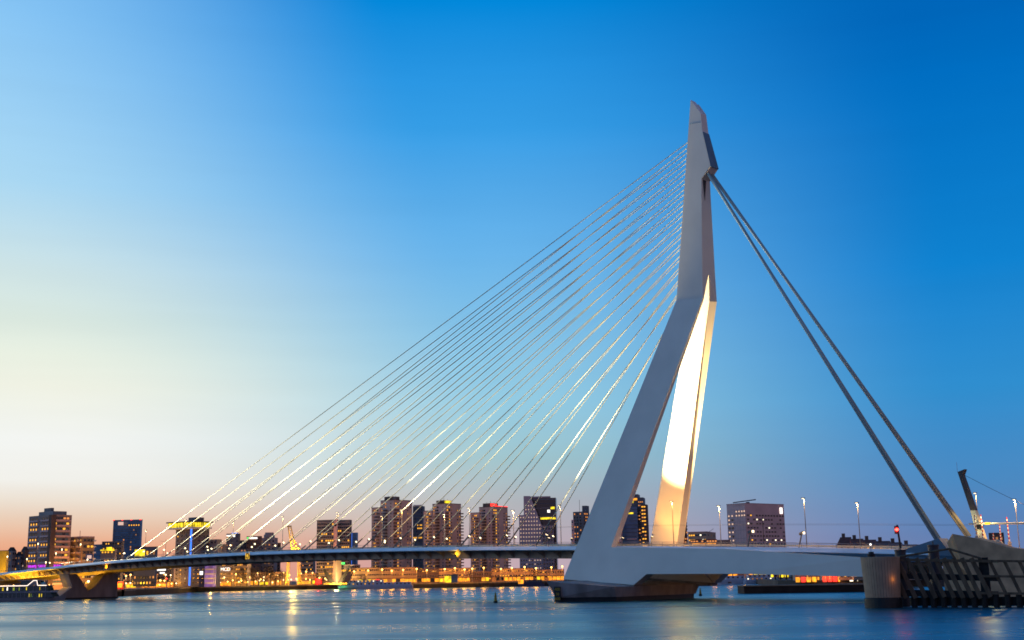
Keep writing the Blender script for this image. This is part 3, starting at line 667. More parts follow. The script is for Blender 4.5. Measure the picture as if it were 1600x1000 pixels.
for px, py, nm in ((1413.5, 858.5, 'thick black steel pile in the timber fender beside the traffic signal'), (1466, 851, 'thick black steel pile before the teal anchor fin')):
    c = at(px, 235, 0); zt_ = zat(px, py, 235)
    r = thing('steel_pile', (c[0], c[1], 0), nm, 'pile', 'steel piles in the fender')
    MB().lathe((c[0], c[1], -2), [(1.02, 0), (1.0, zt_+1.6), (1.08, zt_+1.65), (1.08, zt_+2)], n=20).build('tube', MT['pile'], r)
    MB().bar((c[0], c[1], zt_-.1), (c[0], c[1], zt_+.6), .12, n=6).build('bollard', MT['pile'], r)
# signal with red light
a, b = at(1407.3, 236, zat(1407, 857, 236)), at(1401.5, 236, zat(1402, 820, 236))
TL = thing('traffic_signal', a, 'shipping signal showing red on a leaning black pole above the fender', 'traffic light')
MB().bar(a, b, .22, .18, n=8).build('pole', MT['black'], TL)
hs = at(1401, 235.6, zat(1401, 828, 235.6)); MB().box(hs, .75, .5, 1.5).build('housing', MT['black'], TL)
MB().lathe(hs+np.array([-.1, -.45, .05]), [(.02, -.3), (.3, -.15), (.34, 0), (.3, .15), (.02, .3)], n=10).build('lens', MT['bulb_red'], TL)
lamp('light', hs+np.array([-.1, -1.0, 0]), 120, (1, .03, .02), TL, radius=.2)
mk = at(1394, 226.2, zat(1394, 906, 226.2))
WL = thing('wall_lamp', mk, 'small glowing orange lamp on the flank of the round dolphin', 'lamp')
MB().lathe(mk, [(.05, -.18), (.18, -.08), (.18, .1), (.05, .2)], n=8).build('globe', MT['bulb'], WL); MB().bar(mk, mk+np.array([-.3, .5, 0]), .05, n=5).build('bracket', MT['black'], WL)
lamp('light', mk+np.array([.2, -.8, .1]), 12, (1, .42, .08), WL, radius=.2)
# jetty beyond the back span
a, b = at(1163, 411, 0), at(1420, 405, 0)
slab('jetty', [a[:2], b[:2], b[:2]+np.array([0, 12]), a[:2]+np.array([0, 12])], -1.5, 2.3, MT['quay'], kind='structure')
slab('jetty_coping', [a[:2]-[.2, .2], b[:2]-[0, .2], b[:2]+np.array([0, 12]), a[:2]+np.array([-.2, 12])], 2.3, 2.62, MT['quaytop'], kind='structure')

# ------------------------------------------------------------------ buildings
def window_mesh(pane, fr='wframe'):
    i = .12; d = -1; r = -.25
    v = [(-.5, d, -.5), (.5, d, -.5), (.5, d, .5), (-.5, d, .5), (-.5+i, d, -.5+i), (.5-i, d, -.5+i), (.5-i, d, .5-i), (-.5+i, d, .5-i),
         (-.5+i, r, -.5+i), (.5-i, r, -.5+i), (.5-i, r, .5-i), (-.5+i, r, .5-i), (-.5, 0, -.5), (.5, 0, -.5), (.5, 0, .5), (-.5, 0, .5)]
    f = [(0, 1, 5, 4), (1, 2, 6, 5), (2, 3, 7, 6), (3, 0, 4, 7), (4, 5, 9, 8), (5, 6, 10, 9), (6, 7, 11, 10), (7, 4, 8, 11), (12, 13, 1, 0), (13, 14, 2, 1), (14, 15, 3, 2), (15, 12, 0, 3)]
    mb = MB(); mb.add(v, f, 0); mb.f.append((8, 9, 10, 11)); mb.m.append(1)
    me = bpy.data.meshes.new('window'); me.from_pydata(mb.v, [], mb.f); me.materials.append(MT[fr]); me.materials.append(MT[pane]); me.polygons.foreach_set('material_index', mb.m); me.update(); return me
WM = {k: window_mesh(v) for k, v in dict(d='win_dark', y='win_yellow', w='win_warm', i='win_dim', W='win_white', p='win_pink', g='skyglass', b='blueglass').items()}
def balc_mesh():
    mb = MB(); mb.box((0, -.5, -.42), 1, 1, .16); mb.box((0, -.97, 0), 1, .06, .7); mb.box((-.48, -.5, 0), .04, .9, .7); mb.box((.48, -.5, 0), .04, .9, .7); return mb
BMESH = {k: balc_mesh().mesh('balcony', MT[m]) for k, m in dict(b='brickdark', p='brick', g='midgrey', w='white').items()}
class Block: pass
def block(root, xl, xc, xr, ytop, D, phi, m, name='wall', z0=top-.06, ztop=None):
    b = Block(); ph = math.radians(phi); C = at(xc, D, 15)[:2]
    b.d1 = np.array([-math.cos(ph), math.sin(ph)]); b.d2 = np.array([math.sin(ph), math.cos(ph)])
    def solve(px, d):
        rx = at(px, D, 15)[0]/D
        k = (C[0]-rx*C[1])/(rx*d[1]-d[0]) if abs(rx*d[1]-d[0]) > 1e-6 else 10
        return k
    b.w1 = max(.5, solve(xl, b.d1)); b.w2 = solve(xr, b.d2) if xr > xc+.3 else 14.
    b.w2 = min(max(b.w2, 2.), 60.)
    b.C = C; b.z0 = z0; b.z1 = zat(xc, ytop, D) if ztop is None else ztop; b.root = root
    c = [C, C+b.d2*b.w2, C+b.d2*b.w2+b.d1*b.w1, C+b.d1*b.w1]
    b.foot = c
    b.o = MB().prism([(p[0], p[1], z0) for p in c], [(p[0], p[1], b.z1) for p in c]).build(name, m if not isinstance(m, str) else MT[m], root)
    return b
def face(b, side):
    if side == 'L': return b.C+b.d1*b.w1, -b.d1, b.d2, b.w1
    return b.C, b.d2, b.d1, b.w2
def put(b, side, me, name, u, z, w, h, d, out=0.):
    o0, e, inn, L = face(b, side)
    p = o0+e*(u*L)-inn*out
    o = link(name, me, b.root); o.location = (p[0], p[1], z); o.scale = (w, d, h); o.rotation_euler = (0, 0, math.atan2(e[1], e[0])); return o
def grid(b, side, us, zs, w, h, pick, d=.16, skip=None):
    for j, z in enumerate(zs):
        for i, u in enumerate(us):
            if skip and skip(u, z): continue
            k = pick(i, j) if callable(pick) else random.choice(pick)
            if k != ' ': put(b, side, WM[k], 'window', u, z, w if not isinstance(w, (list, tuple)) else w[i], h, d)
def balconies(b, side, us, zs, w, h=1.1, dep=1.5, k='b'):
    for z in zs:
        for u in us: put(b, side, BMESH[k], 'balcony', u, z, w, h, dep)
def floors(b, n, lo=4., hi=1.6): return list(np.linspace(b.z0+lo, b.z1-hi, n))
def band(b, side, u0_, u1_, z, h, m, name, out=.12, dep=.2):
    o0, e, inn, L = face(b, side); c = o0+e*((u0_+u1_)/2*L)-inn*(out-dep/2+.0)
    return MB().box((c[0], c[1], z), (u1_-u0_)*L, dep, h, ax=(e[0], e[1], 0), ay=(inn[0], inn[1], 0)).build(name, MT[m] if isinstance(m, str) else m, b.root)
def parapet(b, m, h=.7, name='parapet'):
    c = b.foot; cen = sum(c)/4; mb = MB(); k = 1.012
    o = [cen+(p-cen)*k for p in c]; MB().prism([(p[0], p[1], b.z1+.003) for p in o], [(p[0], p[1], b.z1+h) for p in o]).build(name, MT[m], b.root)
def bld(name, x, D, label, cat, group=None): return thing(name, (*at(x, D, 5)[:2], top), label, cat, group)
rr = random.random

# -- north bank, seen over the approach
r = bld('block_of_flats', 73, 790, 'brown flats tower with white balcony bands and a magenta lit ground floor', 'building')
b = block(r, 40, 76.5, 107.5, 804, 790, 40, 'brickA'); zs = floors(b, 13, 5, 2.2)
for z in zs:
    for ua, ub in ((.06, .44), (.56, .94)): band(b, 'L', ua, ub, z-1.35, 1.0, 'pinkish', 'balcony', out=.9, dep=.9)
    band(b, 'R', .12, .97, z-1.35, 1.0, 'pinkish', 'spandrel', out=.25, dep=.3)
grid(b, 'L', [.12, .23, .35, .62, .73, .85], zs, 2.0, 1.7, lambda i, j: 'y' if (hash((i//3, j, 3)) % 10 < 5) else 'd')
grid(b, 'R', [.18, .33, .48, .63, .8], zs, 2.4, 1.6, lambda i, j: ('y' if rr() < .6 else 'w') if (i in (0, 4) and rr() < .4) or rr() < .06 else ('g' if rr() < .5 else 'd'))
MB().box((b.C[0]+.1, b.C[1]+.4, (b.z0+b.z1)/2), 3.4, 3.4, b.z1-b.z0-.4, ax=(b.d1[0], b.d1[1], 0), ay=(b.d2[0], b.d2[1], 0)).build('corner_pier', MT['brickdark'], r)
for s_, ua, ub in (('L', .04, .46), ('L', .54, .96), ('R', .1, .6)): band(b, s_, ua, ub, zat(76, 886.5, 790), 3.4, 'glow_magenta', 'shopfront', out=.5, dep=.4)
b2 = block(r, 55, 77.5, 99, 798.5, 795, 40, 'midgrey', 'penthouse', z0=b.z1+.01)
band(b2, 'R', .05, .97, b2.z0+1.2, 1.6, 'skyglass', 'glazing'); b3 = block(r, 63, 74, 77, 793.5, 800, 40, 'darkgrey', 'roof_plant', z0=b2.z1+.01)
r = bld('block_of_flats', 124, 800, 'ochre lit apartment block with pale side wall next to the brown tower', 'building')
b = block(r, 102.5, 126.5, 145, 839.5, 800, 38, 'orangebrick'); zs = floors(b, 8, 4, 2)
grid(b, 'L', [.12, .3, .5, .7, .88], zs, 1.8, 1.6, lambda i, j: 'y' if rr() < .42 else ('w' if rr() < .3 else 'd'))
balconies(b, 'L', [.4, .8], zs, 3.4, k='p')
grid(b, 'R', [.2, .5, .8], zs, 2.2, 1.7, lambda i, j: 'y' if rr() < .2 else 'd'); balconies(b, 'R', [.97], zs, 1.6, k='w')
parapet(b, 'pinkish'); MB().bar((b.C[0]-4, b.C[1]+6, b.z1), (b.C[0]-4, b.C[1]+6, b.z1+4.5), .15).build('aerial', MT['red'], r)
lo = at(113, 790, 9); lamp('courtyard_light', (lo[0], lo[1]-4, 9), 16000, (1, .45, .08), r)
r = bld('warehouse', 2, 700, 'flat yellow lit gable building at the end of the bridge approach', 'building')
b = block(r, -12, 8.5, 12, 861, 700, 12, 'yellow'); grid(b, 'L', [.3, .75], [8, 12], 1.4, 1.4, 'd'); lo = at(0, 690, 9); lamp('wall_light', (lo[0]+1, lo[1]-2, 10), 14000, (1, .62, .10), r); parapet(b, 'brickdark', .4)
for i, (xl, xc, xr, yt, m) in enumerate(((9, 17, 24, 861, 'midgrey'), (22, 31, 36, 868, 'darkgrey'), (31, 37, 43, 860, 'brickdark'))):
    r = bld('town_house', xc, 760, ['grey town house beside the yellow gable', 'low dark town house in the middle of the row', 'dark brick town house next to the brown flats tower'][i], 'house', 'dim houses by the approach')
    b = block(r, xl, xc, xr, yt, 760, 30, m); zs = floors(b, 6, 3, 1.5); grid(b, 'L', [.25, .7], zs, 1.0, 1.3, 'ddiidyp'); grid(b, 'R', [.3, .75], zs, 1.0, 1.3, 'ddid'); c = sum(b.foot)/4
    MB().prism([(p[0], p[1], b.z1+.01) for p in b.foot], [((p*.4+c*.6)[0], (p*.4+c*.6)[1], b.z1+2.4) for p in b.foot]).build('roof', MT['slate'], r)
r = bld('office_block', 152, 930, 'low blue glass office between the ochre block and the dark office', 'building')
b = block(r, 143, 157, 163, 850.5, 930, 14, 'blueglass'); zs = floors(b, 9, 3, 1)
for z in zs: band(b, 'L', .02, .98, z, .5, 'darkgrey', 'spandrel')
grid(b, 'L', [.25, .55, .8], zs[:4], 1.6, 1.2, 'iidd')
r = bld('office_block', 173, 850, 'dark office with rows of small lit windows and a yellow lit signboard', 'building')
b = block(r, 157, 188.5, 192, 845.5, 850, 10, 'darkgrey'); zs = floors(b, 9, 3, 1.6)
grid(b, 'L', [.1, .22, .34, .46, .58, .7, .82, .93], zs, 1.1, 1.2, lambda i, j: 'y' if rr() < .28 else ('w' if rr() < .15 else 'd'))
b2 = block(r, 155.5, 178, 181, 858, 838, 10, 'midgrey', 'annex'); grid(b2, 'L', [.15, .35, .55, .8], floors(b2, 5, 2, 2), 1.5, 1.3, 'yywd'); band(b2, 'L', .0, .98, b2.z1-.6, .8, 'glow_yellow', 'signboard', out=.4); band(b2, 'L', .4, .8, b2.z1+.6, 1.6, 'glow_yellow', 'signboard', out=.3)
r = bld('office_tower', 196, 1150, 'tall dark blue glass slab with small red lamps along its roof edge', 'building')
b = block(r, 173, 216, 219, 812.5, 1150, 8, 'blueglass'); zs = floors(b, 26, 3, 2.4)
for z in zs[::1]: band(b, 'L', .01, .99, z+1.1, .45, 'darkgrey', 'spandrel')
grid(b, 'L', list(np.linspace(.06, .94, 11)), zs, 1.5, 1.5, lambda i, j: (' ' if rr() < .55 else ('b' if rr() < .85 else ('i' if rr() < .7 else 'w'))) if j < 23 else ('y' if j == 24 and i > 5 else ' '))
lg_ = block(r, 180.5, 187.5, 188, 815.5, 1147, 8, 'win_pink', 'lit_logo', z0=zat(184, 820.5, 1147))
for u in (.01, .33, .66, .99): put(b, 'L', MB().box((0, 0, 0), 1, 1, 1).mesh('warning_lamp', MT['glow_red']), 'warning_lamp', u, b.z1+.3, 1.5, .6, 1.)
parapet(b, 'maroon', .5)
# pavilion by the bridge end
r = bld('pavilion', 222, 640, 'small glowing yellow kiosk with a dark roof at the bridge landing', 'pavilion')
b = block(r, 209, 243, 245, 855.5, 640, 6, 'darkgrey', z0=5); zs = [b.z1-3.2]; band(b, 'L', .02, .5, b.z1-2.6, 3.4, 'glow_yellow', 'glazing'); grid(b, 'L', [.6, .75, .9], [b.z1-2.6], 1.3, 2.4, 'yig'); parapet(b, 'maroon', .5); grid(b, 'L', [.08, .22, .36, .5, .64, .78, .92], [6.8, 9.6], 1.1, 1.5, 'ydiwyd')
# overhanging hotel
r = bld('hotel_tower', 300, 850, 'dark tower with a wide overhanging yellow lit top floor and blue neon line', 'building')
b = block(r, 272.5, 297, 325, 824, 850, 35, 'darkgrey'); zs = floors(b, 13, 3, 3)
grid(b, 'L', [.15, .4, .7], zs, 1.8, 1.2, lambda i, j: 'y' if (i, j) in ((0, 11), (1, 3), (0, 4)) else 'd'); grid(b, 'R', [.2, .45, .7, .92], zs, 1.8, 1.2, lambda i, j: 'i' if rr() < .06 else 'd')
def disc(xl, xc, xr, y1_, y0_, D, m, name, ph=35):
    bb = block(r, xl, xc, xr, y1_, D, ph, m, name, z0=zat(xc, y0_, D)); return bb
disc(258, 298, 329, 823.2, 825.5, 838, 'white', 'soffit'); bb = disc(260, 298, 326, 815.6, 823.15, 839, 'glow_yellow', 'lounge_glazing')
for s_ in ('L', 'R'):
    for k in range(9): put(bb, s_, MB().box((0, 0, 0), 1, 1, 1).mesh('mullion', MT['black']) if k == 0 else bpy.data.meshes['mullion'], 'mullion', k/8.2+.01, (bb.z0+bb.z1)/2, .2, bb.z1-bb.z0, .5)
disc(256.5, 298, 331, 813.8, 815.55, 836, 'black', 'roof_slab'); disc(291.5, 302, 316, 808.2, 813.75, 846, 'darkgrey', 'roof_house')
c = b.C; MB().box((c[0], c[1]-.5, (b.z0+b.z1)/2), 1.1, .6, b.z1-b.z0-2).build('neon_strip', MT['glow_blue'], r)
b3 = block(r, 322, 338, 345, 842.5, 860, 30, 'midgrey', 'low_wing'); grid(b3, 'L', [.2, .5, .8], floors(b3, 7, 2, 2), 1.6, 1.2, 'dddi')
# dark offices behind the cables
spec = [(336, 346, 352, 851, 930, 'darkgrey', 'squat dark office just past the overhanging hotel', None), (352, 371, 374, 834.5, 980, 'darkgrey', 'dark office tower with a blue and white lit roof sign', 'glow_blue'),
        (371, 383, 387, 845, 1000, 'brickdark', 'narrow brown office between two roof signs', None), (384, 405, 408, 838.5, 990, 'brickdark', 'brown office with a green and white lit roof sign', 'glow_green'),
        (406, 428, 433, 841, 1010, 'midgrey', 'grey stepped office with a drum on its roof', None), (428, 436, 438, 849, 1020, 'brickdark', 'narrow brown office beside the old harbour crane', None)]
for i, (xl, xc, xr, yt, D, m, lb, sg) in enumerate(spec):
    r = bld('office_block', xc, D, lb, 'building', 'dark offices beyond the cables')
    b = block(r, xl, xc, xr, yt, D, 10, m); zs = floors(b, 12, 2.5, 2.2); n = max(3, int(b.w1/2.6))
    grid(b, 'L', list(np.linspace(.1, .9, min(n, 6))), zs, 1.5, 1.2, lambda i_, j_: 'w' if rr() < .08 else ('i' if rr() < .12 else 'd')); parapet(b, m, .5)
    if sg == 'glow_blue': band(b, 'L', .02, .4, b.z1-1.2, 1.1, 'glow_white', 'roof_sign'); band(b, 'L', .5, .72, b.z1-1.2, 1.9, 'glow_white', 'roof_sign'); band(b, 'L', .45, .95, b.z1+.8, .6, 'glow_blue', 'roof_sign')
    if sg == 'glow_green': band(b, 'L', .03, .16, b.z1-1.2, 1.6, 'glow_green', 'roof_sign'); band(b, 'L', .2, .8, b.z1-1.1, 1.3, 'glow_white', 'roof_sign')
    if i == 4: cc = sum(b.foot)/4; MB().lathe((cc[0], cc[1], b.z1+.6), [(4.5, 0), (4.5, 2.5), (3.6, 2.6), (3.6, 4.2)], n=16).build('roof_drum', MT['midgrey'], r)
# lower street frontage under the deck, north-west part
spec = [(186, 236, 240, 893, 905, 'brickdark', 'low dark frontage seen under the deck beside the V pier'), (238, 268, 272, 884, 900, 'darkgrey', 'dark frontage with white lit sign at the foot of the hotel'),
        (338, 364, 367, 872, 905, 'darkgrey', 'dark block with white letters glowing under the deck edge'), (366, 386, 392, 872, 915, 'midgrey', 'grey block partly hidden by bare trees'), (470, 489, 493, 874, 1000, 'midgrey', 'striped grey office under the deck beside the harbour crane')]
for i, (xl, xc, xr, yt, D, m, lb) in enumerate(spec):
    r = bld('street_block', xc, D, lb, 'building', 'blocks under the deck')
    b = block(r, xl, xc, xr, yt, D, 8, m); zs = floors(b, 6, 2.5, 1.6); grid(b, 'L', list(np.linspace(.06, .94, 9)), zs, 1.3, 1.3, lambda a_, c_: 'y' if rr() < .2 else ('w' if rr() < .2 else 'd'))
    if i == 4:
        for z in zs: band(b, 'L', .02, .98, z+1.2, 1.0, 'beige', 'spandrel')
    if i == 1: band(b, 'L', .25, .7, zat(xc, 889, D), 2.4, 'glow_white', 'lit_sign'); band(b, 'L', .4, .65, zat(xc, 895, D), 1.3, 'glow_white', 'lit_sign')
    if i == 2:
        o0, e, inn, L = face(b, 'L'); pz = zat(xc, 889.5, D); pp = o0+e*L*.55-inn*.3
        text_mesh('MCD', 3.4, MT['glow_white'], 'lit_letters', r, (pp[0], pp[1], pz), (e[0], e[1], 0), (0, 0, 1), .1)
r = bld('theatre', 330, 846, 'small block with a self-glowing purple wall and orange light under the deck', 'building')
b = block(r, 320, 334, 338, 879, 846, 15, 'glow_purple')  # wall glows purple itself in place of purple light falling on it
for z in floors(b, 5, 2.5, 1.5): band(b, 'L', .02, .98, z, .9, 'midgrey', 'spandrel'); band(b, 'R', .02, .98, z, .9, 'midgrey', 'spandrel')
lo = at(331, 842, 8); lamp('facade_light', (lo[0], lo[1]-4, 8), 9000, (1, .5, .1), r)
band(b, 'L', -.55, -.2, zat(334, 895, 846), 2.4, 'glow_white', 'lit_screen')
# billboard by the approach
c = at(136, 640, 0); z0_, z1_ = zat(136, 876.5, 640), zat(136, 865.5, 640)
r = thing('billboard', (c[0], c[1], z0_-6), 'blue billboard with a pale panel standing beside the approach', 'billboard')
MB().box((c[0], c[1], (z0_+z1_)/2), 3.6, .4, z1_-z0_).build('panel', MT['signblue'], r); MB().box((c[0]+.1, c[1]-.25, (z0_+z1_)/2+.2), 2.3, .08, (z1_-z0_)*.5).build('poster', MT['win_pink'], r); MB().bar((c[0]+1.2, c[1], z0_-7), (c[0]+1.2, c[1], z0_), .15).build('post', MT['black'], r)

# -- towers along the far quay
def trio(x0, yl, ym, yp, D, label, red=False, yellow=False):
    r = bld('apartment_tower', x0+35, D, label, 'building', 'three stepped riverside apartment towers')
    mb_ = block(r, x0+14, x0+34.5, x0+(64 if x0 < 600 else 59), ym, D, 40, 'brick'); zs = floors(mb_, 24, 3, 2.5)
    lf = block(r, x0, x0+13, x0+15, yl, D-9, 30, 'brick', 'wing'); zl = floors(lf, 22, 3, 2)
    P = lambda p, k: (lambda i, j: k[int(rr()*len(k))] if rr() < p else 'd')
    grid(lf, 'L', [.2, .36], zl, .9, 1.2, lambda i, j: 'i' if i == 0 and rr() < .7 else ('y' if rr() < .25 else 'd')); grid(lf, 'L', [.55, .72], zl, 1.6, 1.3, P(.68, 'yyw')); balconies(lf, 'L', [.84], zl[:-1], 2.6, k='b')
    grid(mb_, 'L', [.12, .26], zs, 1.1, 1.2, P(.65, 'yiw')); balconies(mb_, 'L', [.42], zs[:-2], 3.6, k='b'); grid(mb_, 'L', [.4], zs, 2.0, 1.3, P(.3, 'yw')); grid(mb_, 'L', [.8], zs, .8, 1.1, P(.3, 'ii'))
    grid(mb_, 'R', [.12, .24], zs, 2.0, 1.3, lambda i, j: 'y' if rr() < .62 else ('w' if rr() < .5 else 'd')); balconies(mb_, 'R', [.06], zs[:-2], 3.0, k='b'); grid(mb_, 'R', [.38], zs, .9, 1.2, P(.4, 'ywi')); grid(mb_, 'R', [.76, .9], zs[:-1], 1.0, 1.2, P(.58, 'ywi'))
    if x0 > 600: balconies(mb_, 'R', [1.02], zs[:-2], 2.2, k='b')
    parapet(mb_, 'brickdark', .5); parapet(lf, 'brickdark', .5)
    ph_ = block(r, x0+20, x0+32, x0+44, yp, D+6, 40, 'brickdark', 'penthouse', z0=mb_.z1+.52)
    if yellow: band(ph_, 'R', .1, .95, (ph_.z0+ph_.z1)/2, 2.2, 'glow_yellow', 'lit_glazing')
    elif red: band(ph_, 'R', .0, .8, (ph_.z0+ph_.z1)/2, 2.2, 'glow_red', 'red_neon'); band(mb_, 'R', .3, 1.0, mb_.z1+.75, .45, 'glow_red', 'red_neon')
    else: band(ph_, 'R', .1, .6, (ph_.z0+ph_.z1)/2, 2.0, 'skyglass', 'glazing')
    for k in range(3):
        c = sum(ph_.foot)/4; MB().bar((c[0]-3+k*3, c[1], ph_.z1), (c[0]-3+k*3, c[1], ph_.z1+1.2+.8*(k == 1)), .12, n=5).build('aerial', MT['black'], r)
    return r
r = bld('office_tower', 526, 960, 'dark office tower split by a beige stair shaft, rows of yellow windows', 'building')
b = block(r, 494, 521, 523, 812, 960, 10, 'darkgrey'); zs = floors(b, 18, 3, 3.4)
grid(b, 'L', list(np.linspace(.07, .93, 8)), zs, 1.5, 1.5, lambda i, j: ('y' if rr() < .7 else 'd') if j in (4, 12, 14) and i > 1 else ('y' if rr() < .05 else 'd'))
for z in zs: band(b, 'L', .02, .98, z+1.35, .7, 'midgrey', 'spandrel')
b = block(r, 520.5, 526, 527, 811.5, 952, 10, 'pinkish', 'stair_shaft'); cy = MB().lathe((0, 0, 0), [(1, -.1), (1, .1)], n=16).mesh('roundel', MT['black']); o = link('roundel', cy, r); p = sum(b.foot[0:1]+b.foot[3:4])/2; o.location = (p[0], p[1]-.05, zat(523, 820, 952)); o.rotation_euler = (math.pi/2, 0, 0); o.scale = (1.2, 1.2, 1)
b = block(r, 526.2, 546, 549, 812, 956, 10, 'darkgrey', 'wing'); zs = floors(b, 18, 3, 3.4); grid(b, 'L', list(np.linspace(.1, .9, 6)), zs, 1.5, 1.5, lambda i, j: ('y' if rr() < .75 else 'd') if j in (8, 10, 12, 2) and i > 1 else ('y' if rr() < .06 else 'd'))
for z in zs: band(b, 'L', .02, .98, z+1.35, .7, 'midgrey', 'spandrel')
r = bld('office_tower', 553, 1050, 'slender blue glass tower edged with a bright blue neon line', 'building')
b = block(r, 548.5, 556.5, 559, 832, 1050, 12, 'blueglass'); band(b, 'L', 0, .12, (b.z0+b.z1)/2, b.z1-b.z0-1, 'glow_blue', 'neon_strip', out=.3)
for z in floors(b, 14, 3, 2): band(b, 'L', .14, .98, z, .5, 'darkgrey', 'spandrel')
trio(580, 793.5, 781.5, 775.5, 985, 'stepped brick tower beside the slender blue tower, with a glazed penthouse')
r = bld('office_tower', 654, 1040, 'dark blue grid tower with yellow lit floors squeezed between two brick towers', 'building')
b = block(r, 645, 660.5, 664, 790.5, 1040, 10, 'darkgrey'); zs = floors(b, 23, 3, 3)
grid(b, 'L', list(np.linspace(.1, .9, 7)), zs, .9, 1.5, lambda i, j: ('y' if rr() < .85 else 'd') if (j in (16, 17) and i > 2) or (j in (2, 3, 7, 8, 10, 13) and (i > 3 or j in (3, 13))) else ('b' if rr() < .8 else 'd')); band(b, 'L', .05, .95, b.z1+.5, .9, 'pinkish', 'roof_rail')
trio(662, 798.5, 787, 781.5, 985, 'stepped brick tower in the middle of the trio, with a yellow lit penthouse', yellow=True)
trio(735.5, 801.5, 792, 786, 990, 'stepped brick tower with red neon on its roof, nearest the pink wedge building', red=True)
# wedge building
r = bld('wedge_tower', 842, 1180, 'pink punched-window office with a slanting edge against dark glass', 'building')
bd = block(r, 828, 871, 872.5, 777.5, 1190, 5, 'darkglass'); zs = floors(bd, 18, 4, 3)
for j, z in enumerate(zs): band(bd, 'L', .02, .99, z+1.6, .7, 'midgrey' if j % 2 else 'darkgrey', 'spandrel')
band(bd, 'L', .42, .98, zs[13], 1.9, 'glow_yellow', 'lit_floor', out=.25); band(bd, 'L', .8, .95, zs[15]+1.5, 2.2, 'glow_yellow', 'lit_logo', out=.25); band(bd, 'L', .68, .78, zs[15]-1.5, 2.6, 'glow_white', 'lit_logo', out=.25); band(bd, 'L', .2, .28, zs[12], 2.2, 'glow_yellow', 'lit_window', out=.25)
D_ = 1176
def w3(px, py): p = at(px, D_, 15); return np.array([p[0], D_, zat(px, py, D_)])
poly = [w3(812.3, 862), w3(812.3, 805), w3(820, 804.5), w3(820.2, 775), w3(830.5, 775), w3(848.5, 822), w3(848.5, 862)]; poly[0][2] = poly[-1][2] = top-.05
MB().prism([tuple(p) for p in poly], [(p[0], p[1]+13.5, p[2]) for p in poly]).build('wedge_wall', MT['pinkish'], r)
fake = Block(); fake.root = r; fake.C = np.array([poly[-1][0], D_]); fake.d1 = np.array([-1., 0]); fake.d2 = np.array([0, 1.]); fake.w1 = poly[-1][0]-poly[0][0]; fake.w2 = 10
xs_ = [814.9+4.25*i for i in range(9)]
for j in range(22):
    y = 784+6.1*j
    if y > 900: break
    z = zat(830, y, D_)
    for i, x in enumerate(xs_):
        lim = 831+(y-775)*(18/47) if y < 822 else 848
        if x > min(lim, 848)-2.6 or (x < 821 and y < 806) or (y < 790 and i < 3): continue
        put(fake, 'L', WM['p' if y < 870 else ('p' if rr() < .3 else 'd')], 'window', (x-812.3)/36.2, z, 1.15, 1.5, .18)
b = block(r, 848.6, 865, 867, 821.5, 1172, 5, 'pinkdeep', 'lower_wing'); zs = [zat(855, 826+6.1*j, 1172) for j in range(14)]; grid(b, 'L', [.13, .4, .66, .92], [z for z in zs if z > 8], 1.5, 1.8, 'd')
MB().box((bd.C[0]-18, bd.C[1]+6, bd.z1+.9), 26, 6, 1.6).build('roof_plant', MT['pinkdeep'], r)
# between the legs
r = bld('office_tower', 905, 1050, 'dark tower with orange lit floors half hidden behind the near pylon leg', 'building')
b = block(r, 897.5, 914, 921, 799, 1050, 35, 'darkgrey'); zs = floors(b, 20, 3, 2); grid(b, 'L', [.15, .4, .7], zs, 1.4, 1.4, lambda i, j: 'w' if rr() < .25 else 'd'); grid(b, 'R', [.2, .5, .8], zs, 1.8, 1.4, lambda i, j: 'w' if rr() < .55 else 'd')
b = block(r, 894.5, 898, 899, 812, 1044, 20, 'pinkish', 'wing'); grid(b, 'L', [.5], floors(b, 14, 3, 2), 1, 1.3, 'di'); b = block(r, 912, 919, 923, 790, 1062, 20, 'darkgrey', 'core'); MB().bar((b.C[0]-6, b.C[1], b.z1-6), (b.C[0]-6, b.C[1], b.z1+5), .15).build('aerial', MT['black'], r)
r = bld('glass_tower', 992, 1080, 'stepped dark blue glass tower with yellow lit balconies seen between the pylon legs', 'building')
b = block(r, 973.5, 999, 1003, 792, 1080, 12, 'blueglass'); zs = floors(b, 18, 3, 2)
for z in zs: band(b, 'L', .02, .98, z, .5, 'darkgrey', 'spandrel')
band(b, 'L', .3, .9, zs[9]+1, .9, 'pinkish', 'band'); band(b, 'L', .35, .75, zs[16], 1.3, 'glow_yellow', 'lit_floor', out=.2)
b2 = block(r, 986, 1001, 1004, 772, 1088, 12, 'darkgrey', 'core'); band(b2, 'L', .3, .9, zat(995, 780, 1088), 2, 'glow_orange', 'lit_floor', out=.2); band(b2, 'L', .25, .5, zat(995, 784, 1088), 1.8, 'glow_yellow', 'lit_floor', out=.2)
b3 = block(r, 1000, 1009, 1012, 777, 1084, 12, 'darkgrey', 'core'); grid(b3, 'L', [.2, .5, .8], floors(b3, 22, 3, 4), 1.2, 1.3, lambda i, j: 'w' if rr() < .2 or j > 19 else 'd')
b4 = block(r, 1004, 1014, 1016, 788, 1076, 12, 'brickdark', 'wing'); zs = floors(b4, 20, 3, 2); grid(b4, 'L', [.3, .65], zs, 2.0, 1.4, lambda i, j: 'y' if rr() < .6 else ('w' if rr() < .4 else 'd')); balconies(b4, 'L', [.98], zs, 2., k='b')
r = bld('office_block', 967, 1060, 'rose pink block at the inner edge of the near pylon leg', 'building')
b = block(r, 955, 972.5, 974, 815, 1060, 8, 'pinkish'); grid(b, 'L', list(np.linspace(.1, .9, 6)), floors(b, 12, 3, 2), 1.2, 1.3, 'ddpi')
r = bld('glass_tower', 1068, 1080, 'tapering dark red tower with lit windows beside the far pylon leg', 'building')
